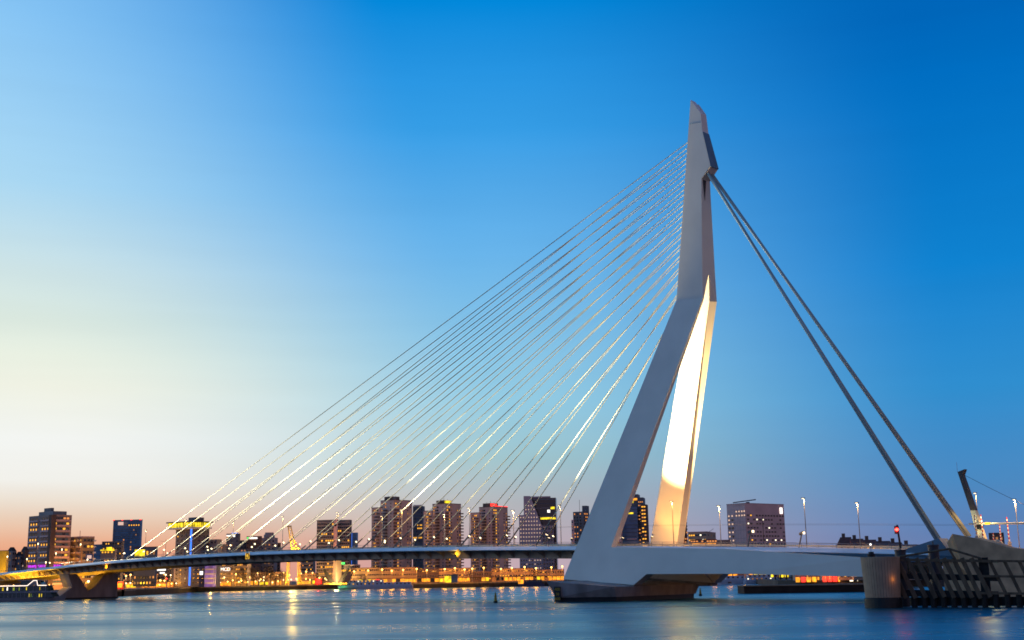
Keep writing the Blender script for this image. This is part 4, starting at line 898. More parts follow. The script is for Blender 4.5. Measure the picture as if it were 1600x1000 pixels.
Dm = 1080; pl = [at(1056, Dm, 15), at(1077.8, Dm, 15)]; zt1 = zat(1076, 796, Dm); zb1 = top-.05
MB().prism([(pl[0][0], Dm, zb1), (pl[1][0], Dm, zb1), (pl[1][0]-2, Dm+20, zb1), (pl[0][0], Dm+20, zb1)], [(pl[1][0]-3.2, Dm+2, zt1), (pl[1][0]-1.4, Dm+2, zt1), (pl[1][0]-1.6, Dm+8, zt1), (pl[1][0]-3, Dm+8, zt1)]).build('wall', MT['maroon'], r)
fk = Block(); fk.root = r; fk.C = np.array([pl[1][0], Dm-.1]); fk.d1 = np.array([-1., 0]); fk.d2 = np.array([0, 1.]); fk.w1 = pl[1][0]-pl[0][0]; fk.w2 = 10
for j in range(14):
    y = 812+5*j; z = zat(1070, y, Dm)
    for i in range(6):
        u = .97-.13*i
        if u < .93-(z-zb1)/(zt1-zb1)*.0-.8*(1-(z-zb1)/(zt1-zb1)): continue
        o_ = put(fk, 'L', WM['w' if rr() < .4 else 'd'], 'window', u-.06, z, 1.2, 1.5, .3, out=-2.0*(z-zb1)/(zt1-zb1)+.05)
# right of the far leg
r = bld('office_block', 1098, 900, 'rounded beige office with yellow windows between the far leg and the pink tower', 'building')
b = block(r, 1077, 1106, 1120.5, 831.5, 900, 22, 'beige'); zs = floors(b, 9, 3, 2); grid(b, 'L', list(np.linspace(.08, .92, 8)), zs, 1.5, 1.3, lambda i, j: 'y' if (i < 3 and j > 6) or rr() < .15 else ('W' if rr() < .08 else 'd')); grid(b, 'R', [.2, .5, .8], zs, 1.4, 1.3, 'dddi'); parapet(b, 'pinkdeep', .6)
MB().bar((b.C[0]+2, b.C[1]+4, b.z1), (b.C[0]+6, b.C[1]+4, b.z1+2.6), .12).build('roof_crane', MT['black'], r)
r = bld('street_block', 1120, 840, 'low maroon block with lit ground floor below the pink tower', 'building')
b = block(r, 1080, 1122, 1124, 842.5, 845, 6, 'maroon'); band(b, 'L', .05, .95, b.z1-3, 1.0, 'glow_orange', 'lit_floor'); grid(b, 'L', list(np.linspace(.05, .95, 10)), [b.z1-1.2, b.z1-5.6], 1.6, 1.2, 'iwwd')
b = block(r, 1118, 1143, 1145, 843.2, 850, 6, 'darkgrey', 'wing'); grid(b, 'L', [.2, .5, .8], floors(b, 4, 3, 2), 2, 1.2, 'd')
r = bld('office_tower', 1170, 1120, 'large pink panelled office slab with a glowing white square sign', 'building')
b = block(r, 1140, 1169, 1230, 786.5, 1120, 52, 'pinkish'); zs = floors(b, 17, 3, 3.2)
b.w = 1
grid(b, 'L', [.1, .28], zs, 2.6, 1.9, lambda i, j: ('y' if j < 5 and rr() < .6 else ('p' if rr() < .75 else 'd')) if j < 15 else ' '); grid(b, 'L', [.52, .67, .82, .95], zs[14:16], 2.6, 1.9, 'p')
grid(b, 'R', list(np.linspace(.06, .96, 13)), zs[:15], 2.6, 1.5, lambda i, j: ' ' if (rr() < .18) else ('W' if rr() < .06 else ('y' if rr() < .05 else 'd')))
for f in (.4, .55, .7, .85, .985): band(b, 'L', f-.004, f+.004, (b.z0+b.z1)/2, b.z1-b.z0-1, 'pinkdeep', 'panel_joint', out=.05, dep=.1)
for z in zs[::2]: band(b, 'L', .36, 1., z+1.6, .3, 'pinkdeep', 'panel_joint', out=.06, dep=.1)
band(b, 'R', .885, .955, b.z1-5.6, 5.6, 'glow_white', 'lit_sign', out=.3); parapet(b, 'pinkdeep', .5)
cc = b.C*.6+b.foot[2]*.4; MB().box((cc[0]-5, cc[1], b.z1+1.2), 3, 3, 2.4).build('roof_plant', MT['darkgrey'], r); MB().box((cc[0]-8, cc[1], b.z1+3.2), 22, 1.2, 1.0, ax=(.98, .1, .12), ay=(-.1, .99, 0), az=(-.12, 0, .99)).build('roof_radar', MT['darkgrey'], r)
# red roofed houses on the island
for i, (xl, xr, yr_, D) in enumerate(((1309, 1333, 838.5, 545), (1331, 1352, 841, 535), (1350, 1372, 842.5, 525), (1370, 1394, 844.5, 515), (1392, 1412, 846.5, 505), (1410, 1436, 850, 500))):
    r = bld('terraced_house', (xl+xr)/2, D, 'red roofed terraced house on the island, %s along the row from the white lamp posts' % ORD[i], 'house', 'red roofed houses on the island')
    b = block(r, xl, xr, xr+.2, 852, D, 12, 'brickA', z0=2.9); c = b.foot; zr = zat((xl+xr)/2, yr_, D); m0, m1 = (c[0]+c[1])/2, (c[2]+c[3])/2; ze = b.z1+.01; k = 1.0 if i else .72
    m1 = m0+(m1-m0)*k
    MB().add([(c[0][0], c[0][1], ze), (c[1][0], c[1][1], ze), (c[2][0], c[2][1], ze), (c[3][0], c[3][1], ze), (m0[0], m0[1], zr), (m1[0], m1[1], zr)], [(0, 3, 5, 4), (1, 4, 5, 2), (0, 4, 1), (2, 5, 3), (0, 1, 2, 3)]).build('roof', MT['redroof'], r)
    MB().box((m0[0]*.5+m1[0]*.5-1, m0[1]*.5+m1[1]*.5, zr+.5), 1.3, 1.0, 2.2).build('chimney', MT['brickdark'], r)
    grid(b, 'L', [.15, .38, .62, .85], [5, 8.6, 12], 1.1, 1.7, lambda a_, c_: ('W' if rr() < .5 else 'y') if c_ == 0 and rr() < .5 else ('y' if rr() < .25 else 'd'))
    for u_, w_ in ((.3, 1), (.7, 1)): put(b, 'L', WM['y' if rr() < .3 else 'd'], 'window', u_, b.z1-.9, 1., 1.1, .2)
r = bld('apartment_house', 1556, 430, 'dark apartment house behind the striped booms at the south end', 'building')
b = block(r, 1547, 1570, 1576, 832, 430, 15, 'brickdark', z0=2.9); grid(b, 'L', [.2, .5, .8], floors(b, 5, 2, 2), 1.0, 1.3, 'dddi')

# -- low frontage along the quay, lit by the street lamps
fr_spec = [(300, 321, 893, 905, 'low ochre frontage lit orange beside the purple glowing block', 7), (392, 440, 894, 945, 'low ochre frontage glowing orange behind the bare trees', 12), (466, 494, 896, 960, 'low ochre frontage between harbour crane and red kiosk', 8), (196, 236, 897, 880, 'low ochre frontage glowing beyond the black quay', 11), (548, 600, 887, 912, 'long ochre quay frontage lit orange behind the grey ship', 16), (599, 652, 886.5, 908, 'ochre quay frontage below the stepped tower with the glazed penthouse', 15), (652, 686, 889, 905, 'brown quay frontage with thin columns between ochre fronts', 9),
           (686, 735, 887.5, 902, 'ochre quay frontage below the tower with the yellow penthouse', 13), (734, 770, 893, 900, 'dark low quay frontage with a lit shop window', 10), (768, 833, 888, 898, 'ochre quay frontage before the tower with red neon', 16), (832, 881, 890, 900, 'ochre quay frontage before the pink wedge building', 13)]
for i, (xl, xr, yt, D, lb, n) in enumerate(fr_spec):
    r = bld('quay_building', (xl+xr)/2, D, lb, 'building', 'lit frontage along the far quay')
    b = block(r, xl, xr, xr+.2, yt, D, 2.5, 'orangebrick' if i not in (6, 8) else 'brickdark')
    H = b.z1-b.z0; us = list(np.linspace(.03, .97, n)); grid(b, 'L', us, [b.z1-1.6, b.z1-4.9], 1.15, 1.1, lambda a_, c_: 'y' if rr() < .10 else 'd')
    ns = max(3, int((xr-xl)/6))
    for k in range(ns):
        if rr() < .8: band(b, 'L', k/ns+.01, (k+1)/ns-.012, b.z0+1.9, 2.4, random.choice(['glow_orange', 'glow_orange', 'glow_yellow', 'glow_red' if i == 4 else 'glow_orange', 'win_dark']), 'shopfront', out=.15)
    band(b, 'L', 0, 1, b.z0+3.6, .35, 'brickdark', 'canopy', out=1.6, dep=1.6); parapet(b, 'brickdark', .3)
r = bld('restaurant', 545, 900, 'low building with green neon and yellow windows behind the ship monument', 'building')
b = block(r, 528, 561, 563, 882, 918, 4, 'midgrey'); grid(b, 'L', list(np.linspace(.06, .94, 9)), [b.z1-1.5], 1.5, 1.2, 'd'); grid(b, 'L', list(np.linspace(.06, .8, 8)), [b.z1-4.2], 2.0, 1.6, 'y'); band(b, 'L', .0, .32, b.z1+1.0, 1.4, 'glow_green', 'neon_sign')
r = bld('quay_building', 1150, 835, 'long low orange lit terminal seen under the back span', 'building')
b = block(r, 1112, 1232, 1233, 880, 838, 3, 'brickdark')
for k in range(15):
    if k not in (5, 6, 12): band(b, 'L', k/15+.005, (k+1)/15-.01, zat(1170, 902, 838), 4.4, 'glow_orange' if k < 8 else 'glow_yellow', 'shopfront', out=.15)
grid(b, 'L', list(np.linspace(.03, .97, 20)), [b.z1-1.5], 1.4, 1.2, 'di')
c = at(1180, 800, 0); zz = zat(1180, 903.5, 800); r = thing('hoarding', (c[0], c[1], 3), 'red hoarding with a white band among the moored boats', 'hoarding')
for k, m in enumerate(('red', 'white', 'red')): MB().box((c[0], c[1]-.02*k, zz+1.35-1.35*k), 6.8, .5, 1.33).build('panel', MT[m], r)
MB().bar((c[0]-2, c[1], -1), (c[0]-2, c[1], zz-2), .2).build('post', MT['black'], r); MB().bar((c[0]+2, c[1], -1), (c[0]+2, c[1], zz-2), .2).build('post', MT['black'], r)
for i, (xl, xr, D) in enumerate(((1240, 1282, 585), (1282, 1322, 570), (1322, 1356, 560), (1356, 1392, 545))):
    r = bld('shop_row', (xl+xr)/2, D, ['lit shops under the back span beyond the jetty', 'row of orange lit shops in the middle of the jetty view', 'brown house with square lit windows beyond the jetty', 'dim brown house beside the round dolphin'][i], 'building', 'shops beyond the jetty')
    b = block(r, xl, xr, xr+.2, 886, D-15, 8, 'brickA', z0=2.9)
    if i < 2:
        for k in range(5): band(b, 'L', k/5+.02, (k+1)/5-.02, zat(1300, 905, D-15), 2.2, 'glow_orange' if rr() < .7 else 'glow_red', 'shopfront', out=.2)
    else: grid(b, 'L', [.15, .5, .85], [zat(1350, 905, D-15)], 1.9, 2.2, 'yWw' if i == 2 else 'wid')
    grid(b, 'L', [.1, .3, .5, .7, .9], [b.z1-1.8], 1.1, 1.6, 'didw'); parapet(b, 'slate', .4)

# ------------------------------------------------------------------ lamps on the quay
def quay_lamp(px, D, h, label, group, col=(1, .36, .03), watts=9000, bulb='bulb', z0=top, r_=.55):
    p = at(px, D, z0); r = thing('street_lamp', (p[0], p[1], z0), label, 'street lamp', group)
    MB().bar((p[0], p[1], z0), (p[0], p[1], z0+h), .12, .08, n=6).build('pole', MT['galv'], r)
    MB().lathe((p[0], p[1], z0+h-.1), [(.1, 0), (r_, .3), (r_, .7), (.1, 1.0)], n=8).build('globe', MT[bulb], r)
    lamp('light', (p[0], p[1]-.9, z0+h-.3), watts*.48, col, r, radius=1.6)
qx = [553, 575, 597, 612, 630, 651, 667, 695, 711, 726, 738, 756, 783, 800, 820, 838, 862, 879]
for i, x in enumerate(qx): quay_lamp(x, 884 if x < 700 else 877, 8.4+(i % 3)*.5, 'sodium street lamp before the lit quay frontage, %s lamp east of the ship monument' % ORD[i], 'sodium lamps along the lit frontage')
random.seed(21)
lx = [196, 203, 210, 217, 222, 229, 236, 243, 250, 258, 266, 275, 284, 291, 300, 308, 316, 327, 341, 350, 358, 368, 376, 390, 402, 412, 421, 434, 443, 452, 463, 470, 478, 488, 499, 508]
for i, x in enumerate(lx):
    D = np.interp(x, [190, 300, 520], [800, 880, 940])+random.uniform(0, 25)
    quay_lamp(x, D, random.uniform(3.2, 9.5), 'glowing quayside lamp seen under the deck, %s lamp east of the V pier' % ORD[i], 'lamps under the main span', col=random.choice([(1, .38, .04), (1, .42, .06), (1, .6, .25)]), watts=4200, bulb=random.choice(['bulb', 'bulb', 'bulb_white']), r_=random.uniform(.38, .62))
random.seed(33)
for i in range(38):
    x = 188 + i*8.7 + random.uniform(-3, 3); D = np.interp(x, [190, 300, 520], [790, 868, 935])+random.uniform(2, 14); p = at(x, D, top); h = random.uniform(1.2, 4.2)
    r = thing('bollard_light', (p[0], p[1], top), 'low golden bollard light on the quay edge, %s from the V pier' % ORD[i], 'street lamp', 'low lights on the quay edge')
    MB().bar((p[0], p[1], top), (p[0], p[1], top+h), .09, n=5).build('post', MT['galv'], r); MB().lathe((p[0], p[1], top+h-.1), [(.1, 0), (.42, .25), (.42, .6), (.1, .85)], n=8).build('globe', MT[random.choice(['bulb', 'bulb', 'bulb_white'])], r)
    lamp('light', (p[0], p[1]-1, top+h+.3), 900, (1, .42, .05), r, radius=1.2)
for i, (xl, xr, D, z) in enumerate(((198, 214, 812, 3.2), (219, 232, 830, 3.0), (240, 262, 845, 3.4), (268, 296, 872, 3.8), (299, 317, 885, 3.0), (344, 362, 905, 3.2), (405, 420, 935, 3.0), (470, 486, 955, 3.2))):
    r = bld('stall', (xl+xr)/2, D, 'low orange lit stall on the quay under the deck, %s from the V pier' % ORD[i], 'stall', 'lit stalls on the quay')
    b = block(r, xl, xr, xr+.2, 0, D, 4, 'orangebrick', ztop=top+z); band(b, 'L', .05, .95, b.z0+1.5, 1.7, 'glow_orange' if i % 3 else 'glow_yellow', 'shopfront', out=.15); parapet(b, 'brickdark', .3)
for i, (x, D, h) in enumerate(((1116, 818, 5), (1141, 818, 6), (1164, 815, 7), (1195, 815, 8), (1216, 812, 8))): quay_lamp(x, D, h, 'sodium lamp seen under the back span, %s lamp beside the moored boats' % ORD[i], 'lamps under the back span', watts=7000)
for i, (x, D, h) in enumerate(((1262, 556, 2.6), (1290, 548, 3.2), (1297, 546, 2.2), (1312, 540, 3.0))): quay_lamp(x, D, h, 'small lamp outside the shops beyond the jetty, %s from the lit terminal' % ORD[i], 'lamps beyond the jetty', watts=1800, z0=3.0, r_=.4)
for i, (x, D, h) in enumerate(((101, 575, 6.5), (150, 585, 5.5), (137, 590, 6))): quay_lamp(x, D, h, ['flaring sodium lamp under the approach beside the V pier', 'brightest sodium lamp in the notch of the V pier', 'white lamp in the notch of the V pier'][i], 'lamps under the approach', watts=5000, z0=1.5, bulb='bulb' if i < 2 else 'bulb_white', r_=.6, col=(1, .50, .04))
for i, (x, D) in enumerate(((20, 600), (52, 596), (76, 590))):
    quay_lamp(x, D, 4.5, 'warm lamp under the approach lighting the deck soffit, %s behind the tour boat' % ORD[i], 'lamps under the approach', watts=26000, z0=1.5, col=(1, .50, .02), r_=.3)
for i, (x, yt) in enumerate(((9, 871), (40, 875), (56, 851), (70, 880), (85, 866), (94, 860), (123, 852), (135, 876))):
    D = 655-x*.3; z_ = zat(x, yt, D); quay_lamp(x, D, z_-9, 'bright street lamp on the approach road, %s lamp from the yellow gable' % ORD[i], 'street lamps on the approach', watts=1500, z0=9, bulb='bulb_white', r_=.3)
# landing behind the V pier
a, b = at(-60, 640, 0), at(190, 690, 0)

# ------------------------------------------------------------------ monument, crane
c = at(526, 912, 0)
r = thing('monument', (c[0], c[1], top), 'tall beige ship-bow monument with two dark curling waves at its foot', 'monument')
zb, zt_ = top, zat(526, 868, 912); wv = 3.4
MB().prism([(c[0]-wv, c[1]+3, zb), (c[0], c[1]-2.5, zb), (c[0]+wv, c[1]+3, zb), (c[0], c[1]+7, zb)], [(c[0]-wv*.9, c[1]+1, zt_), (c[0]-.3, c[1]-4, zt_), (c[0]+wv*.85, c[1]+1, zt_), (c[0], c[1]+6, zt_)]).build('bow', MT['beige'], r)
for s_ in (-1, 1):
    zz = lambda y: zat(526, y, 905)
    pr = [(1.2, 911), (4.2, 912), (8.8, 893), (9.6, 889), (8.4, 888), (5.5, 897), (2.6, 905)]
    MB().prism([(c[0]+s_*x, c[1]-5, max(top, zz(y))) for x, y in pr], [(c[0]+s_*x, c[1]-2.6, max(top, zz(y))) for x, y in pr]).build('wave', MT['timber_dark'], r)
MB().prism([(c[0]-9, c[1]-7, top-.04), (c[0]+9, c[1]-7, top-.04), (c[0]+9, c[1]+8, top-.04), (c[0]-9, c[1]+8, top-.04)], [(c[0]-8, c[1]-6, top+1), (c[0]+8, c[1]-6, top+1), (c[0]+8, c[1]+8, top+1), (c[0]-8, c[1]+8, top+1)]).build('plinth', MT['yellowdull'], r)
lamp('uplight', (c[0]+1, c[1]-11, top+2.5), 26000, (1, .66, .25), r)
def lattice(mb, p, q_, w0, w1, n, r0_):
    p = np.array(p, float); q_ = np.array(q_, float); cs = []
    for k in range(n+1):
        f = k/n; cpt = p+(q_-p)*f; w = w0+(w1-w0)*f
        cs.append([cpt+np.array([sx*w/2, sy*w/2, 0]) for sx, sy in ((-1, -1), (1, -1), (1, 1), (-1, 1))])
    for k in range(n):
        for i in range(4):
            mb.bar(cs[k][i], cs[k+1][i], r0_, n=4); mb.bar(cs[k][i], cs[k+1][(i+1) % 4], r0_*.6, n=4)
    return mb
c = at(458, 900, 0)
r = thing('harbour_crane', (c[0], c[1], top), 'old yellow lit harbour crane with lattice portal legs and slanting jib', 'crane')
zp, zc, zj = zat(458, 872, 900), zat(458, 858, 900), zat(452, 823, 900)
for sx in (-1, 1):
    for sy in (-1, 1): lattice(MB(), (c[0]+sx*4.6, c[1]+sy*3, top), (c[0]+sx*3.6, c[1]+sy*2.4, zp), 1.4, 1.0, 8, .16).build('portal_leg', MT['yellow'], r)
MB().box((c[0], c[1], zp+.5), 10, 7, 1.2).build('portal_deck', MT['yellow'], r); MB().box((c[0]+1.4, c[1], (zp+zc)/2+1), 5.4, 4.5, zc-zp).build('machine_house', MT['yellow'], r)
lattice(MB(), (c[0]+.5, c[1]-1, zc-2), (c[0]-3.2, c[1]-2, zj), 3.4, 2.0, 9, .2).build('jib', MT['yellow'], r); MB().box((c[0]-3.6, c[1]-2, zj+.3), 3.6, 2, .7).build('jib_head', MT['brickdark'], r)
lattice(MB(), (c[0]+3.8, c[1], zc), (c[0]-1.5, c[1]-2, zc+9), 1.2, .8, 5, .12).build('back_strut', MT['yellow'], r)
lamp('uplight', (c[0]+1.5, c[1]-6, zc-1), 22000, (1, .60, .10), r); lamp('uplight', (c[0], c[1]-8, top+5), 14000, (1, .55, .10), r)
# red lit kiosk under the deck
c = at(498, 915, 0); r = thing('kiosk', (c[0], c[1], top), 'small red lit kiosk beside the ship monument', 'kiosk')
MB().box((c[0], c[1], top+2), 5.2, 5, 3.96).build('wall', MT['red'], r); MB().box((c[0], c[1]-2.6, top+1.6), 4, .3, 2).build('shopfront', MT['glow_red'], r); MB().box((c[0], c[1], top+4.2), 5.8, 5.6, .4).build('roof', MT['red'], r); lamp('light', (c[0], c[1]-5, top+4), 3500, (1, .1, .05), r)
c = at(187, 720, 0); r = thing('kiosk', (c[0], c[1], top), 'orange lit kiosk on the quay end beside the V pier', 'kiosk')
MB().box((c[0], c[1], top+2), 5, 4, 3.96).build('wall', MT['red'], r); MB().box((c[0], c[1]-2.1, top+2), 4, .3, 2.4).build('shopfront', MT['glow_orange'], r); MB().box((c[0], c[1], top+4.15), 5.6, 4.6, .35).build('roof', MT['brickdark'], r); lamp('light', (c[0], c[1]-5, top+4), 3000, (1, .25, .05), r)
c = at(707, 872, 0); r = thing('ticket_booth', (c[0], c[1], top), 'grey box-shaped quay booth with an open lit end', 'booth')
MB().box((c[0]+1.5, c[1], top+2.6), 4.6, 4, 5.1).build('wall', MT['midgrey'], r); MB().box((c[0]-3.2, c[1], top+2.3), 4.4, 4, 4.4).build('lit_room', MT['glow_yellow'], r); MB().box((c[0]-.6, c[1], top+5.3), 10.5, 4.6, .3).build('roof', MT['darkgrey'], r)
c = at(828, 855, 0); r = thing('houseboat', (c[0], c[1], 0), 'dark blue moored office boat with a lit orange cabin end', 'boat')
MB().box((c[0]+1, c[1], .9), 18, 5, 2.2).build('hull', MT['hullblue'], r); MB().box((c[0]+2.2, c[1], 3.3), 12, 4.2, 2.56).build('cabin', MT['hullblue'], r); MB().box((c[0]-6.2, c[1], 3.4), 3.6, 4.2, 2.7).build('lit_cabin', MT['glow_orange'], r)
for k in range(7): o = link('window', WM['g'], r); o.location = (c[0]-2.2+k*1.45, c[1]-2.1, 3.5); o.scale = (.8, .12, 1.1)

# ------------------------------------------------------------------ boats and buoys
def boat_hull(mb, L, Wd, z0, z1, bow=1, rake=2.5):
    sec = [(-.5, .42, 0), (-.46, .5, 0), (.2, .5, 0), (.36, .38, .15), (.46, .15, .35), (.5, .01, .5)]
    vs = []
    for f, hw_, up in sec: vs += [(bow*(f*L), -hw_*Wd*.86, z0), (bow*(f*L), hw_*Wd*.86, z0), (bow*(f*L+rake*(f+.5)*.4), hw_*Wd, z1+up), (bow*(f*L+rake*(f+.5)*.4), -hw_*Wd, z1+up)]
    n = len(sec); fs = [(k*4+i, k*4+(i+1) % 4, k*4+4+(i+1) % 4, k*4+4+i) for k in range(n-1) for i in range(4)] + [(0, 1, 2, 3), tuple(range(4*n-4, 4*n))]
    return mb.add(vs, fs)
def shift(mb, p, rz=0.):
    c, s = math.cos(rz), math.sin(rz); mb.v = [(p[0]+x*c-y*s, p[1]+x*s+y*c, p[2]+z) for x, y, z in mb.v]; return mb
# tour boat
D_ = 525; c = at(24, D_, 0); rz = .03; k_ = D_/F
def X(px): return (px-24)*k_
r = thing('tour_boat', (c[0], c[1], 0), 'modern grey glass-sided tour boat with a white light strip before the V pier', 'boat')
h_ = boat_hull(MB(), 42, 9, -.6, 1.55, 1, 3); h_.v = [(x+X(101)-22.2, y, z) for x, y, z in h_.v]; shift(h_, c, rz).build('hull', MT['boatgrey'], r)
def slabx(x0, x1, y, z0, z1, m, nm, top_in=0.): shift(MB().prism([(X(x0), -y, z0), (X(x1), -y, z0), (X(x1), y, z0), (X(x0), y, z0)], [(X(x0), -y, z1), (X(x1)-top_in, -y, z1), (X(x1)-top_in, y, z1), (X(x0), y, z1)]), c, rz).build(nm, MT[m], r)
slabx(-50, 86, 3.9, 1.45, 3.5, 'boatlit', 'saloon_glazing', 1.4); slabx(-50, 83, 4.15, 3.51, 4.2, 'boatgrey', 'gunwale_band', .5); slabx(-50, 77, 3.8, 4.21, 6.2, 'boatlit', 'upper_glazing', .8); slabx(-50, 75, 4.2, 6.21, 6.6, 'boatgrey', 'roof')
for k in range(16):
    xx = -20+k*6.2; slabx(xx, xx+.7, 3.97, 1.5, 3.48, 'boatgrey', 'window_post'); slabx(xx, xx+.6, 3.86, 4.22, 6.18, 'boatgrey', 'window_post')
for x_, z_, w_, m_ in ((8, 5.2, 2.2, 'glow_yellow'), (15, 5.3, 1.5, 'win_white'), (24, 5.2, 2.6, 'boat_green'), (33, 5.2, 1.2, 'boat_green'), (44, 5.3, 1.0, 'glow_yellow'), (64, 5.2, 1.0, 'glow_yellow'), (49, 2.5, .6, 'glow_yellow'), (52, 2.5, .5, 'boat_green'), (64, 2.4, 1.0, 'glow_yellow'), (67, 2.4, 1.4, 'glow_yellow')):
    slabx(x_, x_+w_, 3.84 if z_ > 4 else 3.94, z_-.7, z_+.6, m_, 'lit_window')
slabx(34, 66, 2.6, 6.61, 8.4, 'boatlit', 'wheelhouse', 1.0); slabx(30, 66, 2.9, 8.41, 8.75, 'boatgrey', 'wheelhouse_roof')
shift(MB().prism([(X(46), -4.25, 6.61), (X(62), -4.25, 6.61), (X(60), -4.25, 8.5), (X(55), -4.25, 8.5)], [(X(46), -4.0, 6.61), (X(62), -4.0, 6.61), (X(60), -4.0, 8.5), (X(55), -4.0, 8.5)]), c, rz).build('side_screen', MT['boatgrey'], r)
ls = MB(); path = [(-50, 6.42), (46, 6.42), (55, 8.5), (60, 8.5), (61.5, 6.5), (75, 6.42)]
for (xa, za), (xb_, zb_) in zip(path[:-1], path[1:]): ls.bar((X(xa), -4.3, za), (X(xb_), -4.3, zb_), .13, n=6)
shift(ls, c, rz).build('light_strip', MT['led'], r); shift(MB().bar((X(40), 0, 8.6), (X(36), 0, 10.6), .09, n=5), c, rz).build('mast', MT['black'], r)
# ship at the far quay
def ship(x0, x1, D, label, hullm, cabm, bow, hz, cabs, name='passenger_ship'):
    c = at((x0+x1)/2, D, 0); L = (x1-x0)*D/F; r = thing(name, (c[0], c[1], 0), label, 'boat')
    shift(boat_hull(MB(), L*.96, 8, -.5, hz, bow, 2), c).build('hull', MT[hullm], r)
    for (f0, f1, z0, z1, wk) in cabs:
        shift(MB().box((bow*(f0+f1)/2*L, 0, (z0+z1)/2), abs(f1-f0)*L, 6, z1-z0-.02), c).build('cabin', MT[cabm], r)
        n = max(3, int(abs(f1-f0)*L/2.6))
        for k in range(n):
            o = link('window', WM[random.choice(wk)], r); o.location = (c[0]+bow*(f0+(f1-f0)*(k+.5)/n)*L, c[1]-3.0, (z0+z1)/2+.1); o.scale = (1.1, .12, .95)
    return r, c, L
r, c, L = ship(528, 646, 866, 'long grey river cruise ship moored at the far quay before the ochre frontage', 'boatwhite', 'boatwhite', -1, 2.6, [(-.46, .36, 2.6, 4.6, 'dddiy'), (-.1, .34, 4.6, 6.2, 'ddWyi')])
n0 = MB()
for k in range(14): n0.bar((c[0]+L*(.02+.03*k), c[1]-3.2, 4.7), (c[0]+L*(.02+.03*k), c[1]-3.2, 5.9), .06, n=4)
n0.bar((c[0]+L*.02, c[1]-3.2, 5.9), (c[0]+L*.42, c[1]-3.2, 5.9), .05, n=4); n0.build('deck_rail', MT['boatwhite'], r); MB().box((c[0], c[1], 1.0), L*.9, 7.4, .25).build('rubbing_strake', MT['hullblue'], r)
gl_ = np.array([c[0]-L*.46, c[1]-4.5, 1.6]); MB().lathe(gl_, [(.05, -.3), (.3, 0), (.05, .3)], n=8).build('side_light', MT['glow_green'], r); lamp('light', gl_+np.array([0, -.8, 0]), 500, (.1, 1, .2), r)
ship(1103, 1121, 772, 'dark small tug moored under the back span', 'hullblue', 'brickdark', -1, 1.6, [(-.3, .1, 1.6, 4.4, 'dw')], 'motor_boat')
ship(1119, 1166, 768, 'white motor yacht with a pointed bow moored under the back span', 'boatwhite', 'boatwhite', -1, 3.0, [(-.42, .18, 3.0, 5.2, 'ddWd')], 'motor_boat')
ship(1162, 1226, 760, 'long white passenger boat moored beside the red hoarding', 'boatwhite', 'boatwhite', 1, 2.2, [(-.45, .3, 2.2, 4.0, 'dWdi'), (-.4, .15, 4.0, 5.6, 'dddWy')], 'passenger_ship')
for px, yb, yt, lb in ((774.3, 942, 926, 'yellow conical buoy floating alone in mid river'), (1094.5, 931, 919, 'small yellow conical buoy just past the pylon pier')):
    q = hitn(px, yb, np.array([0, 0, 1.]), 0); D = q[1]; h = (yb-yt)*D/F; r = thing('buoy', (q[0], q[1], 0), lb, 'buoy', 'yellow buoys')
    MB().lathe((q[0], q[1], -.3), [(.62*h/3.2, 0), (.7*h/3.2, .35), (.6*h/3.2, .8)], n=14).build('float', MT['timber_dark'], r); MB().lathe((q[0], q[1], .5), [(.5*h/3.2, 0), (.3*h/3.2, h*.55), (.14*h/3.2, h*.75), (.14*h/3.2, h*.8)], n=12).build('cone', MT['yellowdull'], r)
# quay pontoon on the left of the river wall with a striped mark
a, b = at(186, 668, 0), at(268, 770, 0)
slab('pontoon', [a[:2], b[:2], b[:2]+np.array([2, 10]), a[:2]+np.array([2, 10])], -1, 3.2, MT['quay'], kind='structure')
for i, (px, D, yt) in enumerate(((259.5, 770, 905), (405, 900, 908))):
    p = at(px, D, 3.2); zt_ = zat(px, yt, D); r = thing('striped_post', (p[0], p[1], 3.2), ['red and white banded pole at the end of the black quay', 'white banded pole on the quay before the bare trees'][i], 'pole')
    mb = MB(); n = 8
    for k in range(n): mb.bar((p[0], p[1], 3.2+(zt_-3.2)*k/n), (p[0], p[1], 3.2+(zt_-3.2)*(k+1)/n), .22, n=6, mi=k % 2)
    mb.build('post', [MT['white'], MT['red' if i == 0 else 'black']], r); MB().lathe((p[0], p[1], zt_), [(.05, 0), (.35, .2), (.35, .5), (.05, .7)], n=8).build('lantern', MT['bulb_red' if i == 0 else 'bulb_white'], r)

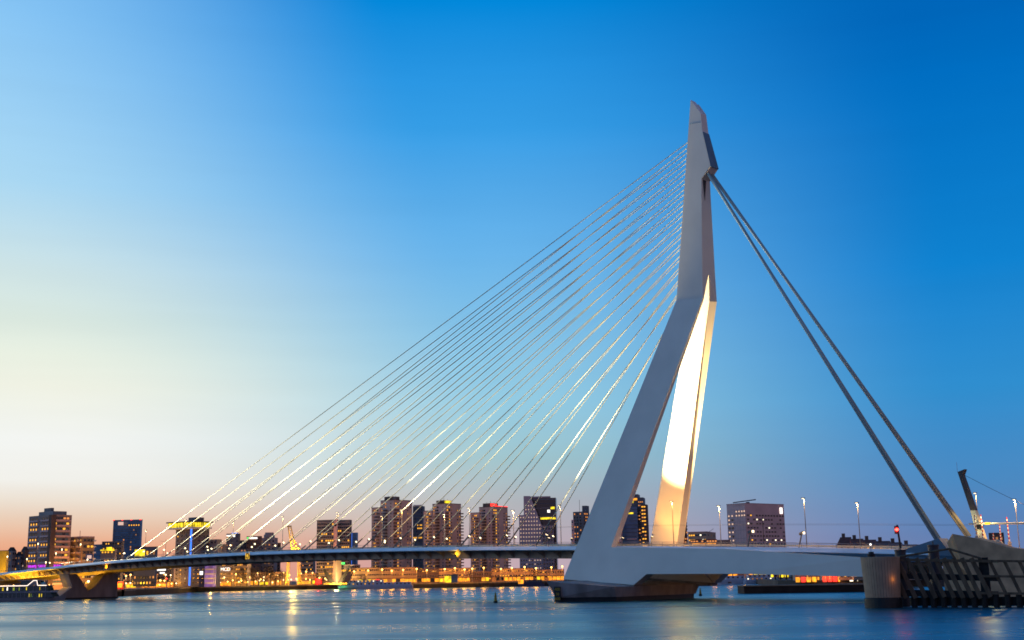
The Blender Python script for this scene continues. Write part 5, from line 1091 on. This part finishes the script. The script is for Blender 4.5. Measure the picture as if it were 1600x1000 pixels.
# ------------------------------------------------------------------ bare trees
def tree_meshes(seed, H, spread=.55, depth=6):
    rs = random.Random(seed); tr = MB(); cr = MB()
    def grow(p, d, L, r_, k):
        q_ = p+d*L
        (tr if k < 2 else cr).bar(p, q_, r_, r_*.68, n=5 if k < 2 else 3)
        if k >= depth: return
        for i in range(3 if k < 4 else 2):
            dv = Vector((rs.gauss(0, 1), rs.gauss(0, 1), rs.gauss(.25, .6))).normalized(); nd = (d*(1-spread)+dv*spread).normalized()
            grow(q_ if i else p+d*L*rs.uniform(.6, .95), nd, L*rs.uniform(.66, .86), r_*.62, k+1)
    grow(Vector((0, 0, 0)), Vector((0, 0, 1)), H*.24, H*.024, 0)
    return tr.mesh('trunk', MT['twig']), cr.mesh('crown', MT['twig'])
TM = [tree_meshes(s_, 18) for s_ in (3, 8, 15)]; SM = [tree_meshes(s_, 8, .75, 6) for s_ in (5, 9)]
def tree(px, D, H, i, label, group, name='bare_tree', z0=top, ms=TM, base=18.):
    p = at(px, D, z0); r = thing(name, (p[0], p[1], z0), label, 'tree' if name == 'bare_tree' else 'shrub', group)
    for me, nm in zip(ms[i % len(ms)], ('trunk', 'crown')):
        o = link(nm, me, r); o.location = (p[0], p[1], z0); o.scale = (H/base,)*3; o.rotation_euler = (0, 0, i*1.3)
for i, (x, D, H) in enumerate(((376, 915, 15), (386, 905, 19), (396, 912, 18), (404, 905, 20), (413, 910, 20), (422, 906, 19), (430, 914, 18), (437, 908, 14))):
    tree(x, D, H, i, 'leafless tree on the far quay under the deck, %s towards the harbour crane' % ORD[i], 'bare trees on the far quay')
for i, (x, H) in enumerate(((1212, 9), (1220, 12.5), (1229, 13), (1238, 12.5), (1247, 10), (1256, 8))): tree(x, 640, H+7, i, 'leafless bush beside the pink office slab, %s along the row towards the red roofs' % ORD[i], 'bushes beside the pink slab', 'bare_shrub', 2.9, SM, 8.)
for i, (x, H) in enumerate(((1512, 9), (1522, 10), (1541, 9), (1580, 8))): tree(x, 420, H+6, i, 'leafless tree behind the leaning mast, %s counted from the backstay foot' % ORD[i], 'trees behind the mast', 'bare_tree', 2.9, SM, 8.)
for i, (x, D) in enumerate(((727, 930), (736, 925), (512, 925), (568, 900))): tree(x, D, 11, i, ['dark leafless tree below the middle brick tower', 'dark leafless tree before the tower with red neon', 'leafless tree between kiosk and monument', 'leafless tree behind the cruise ship'][i], 'scattered quay trees')
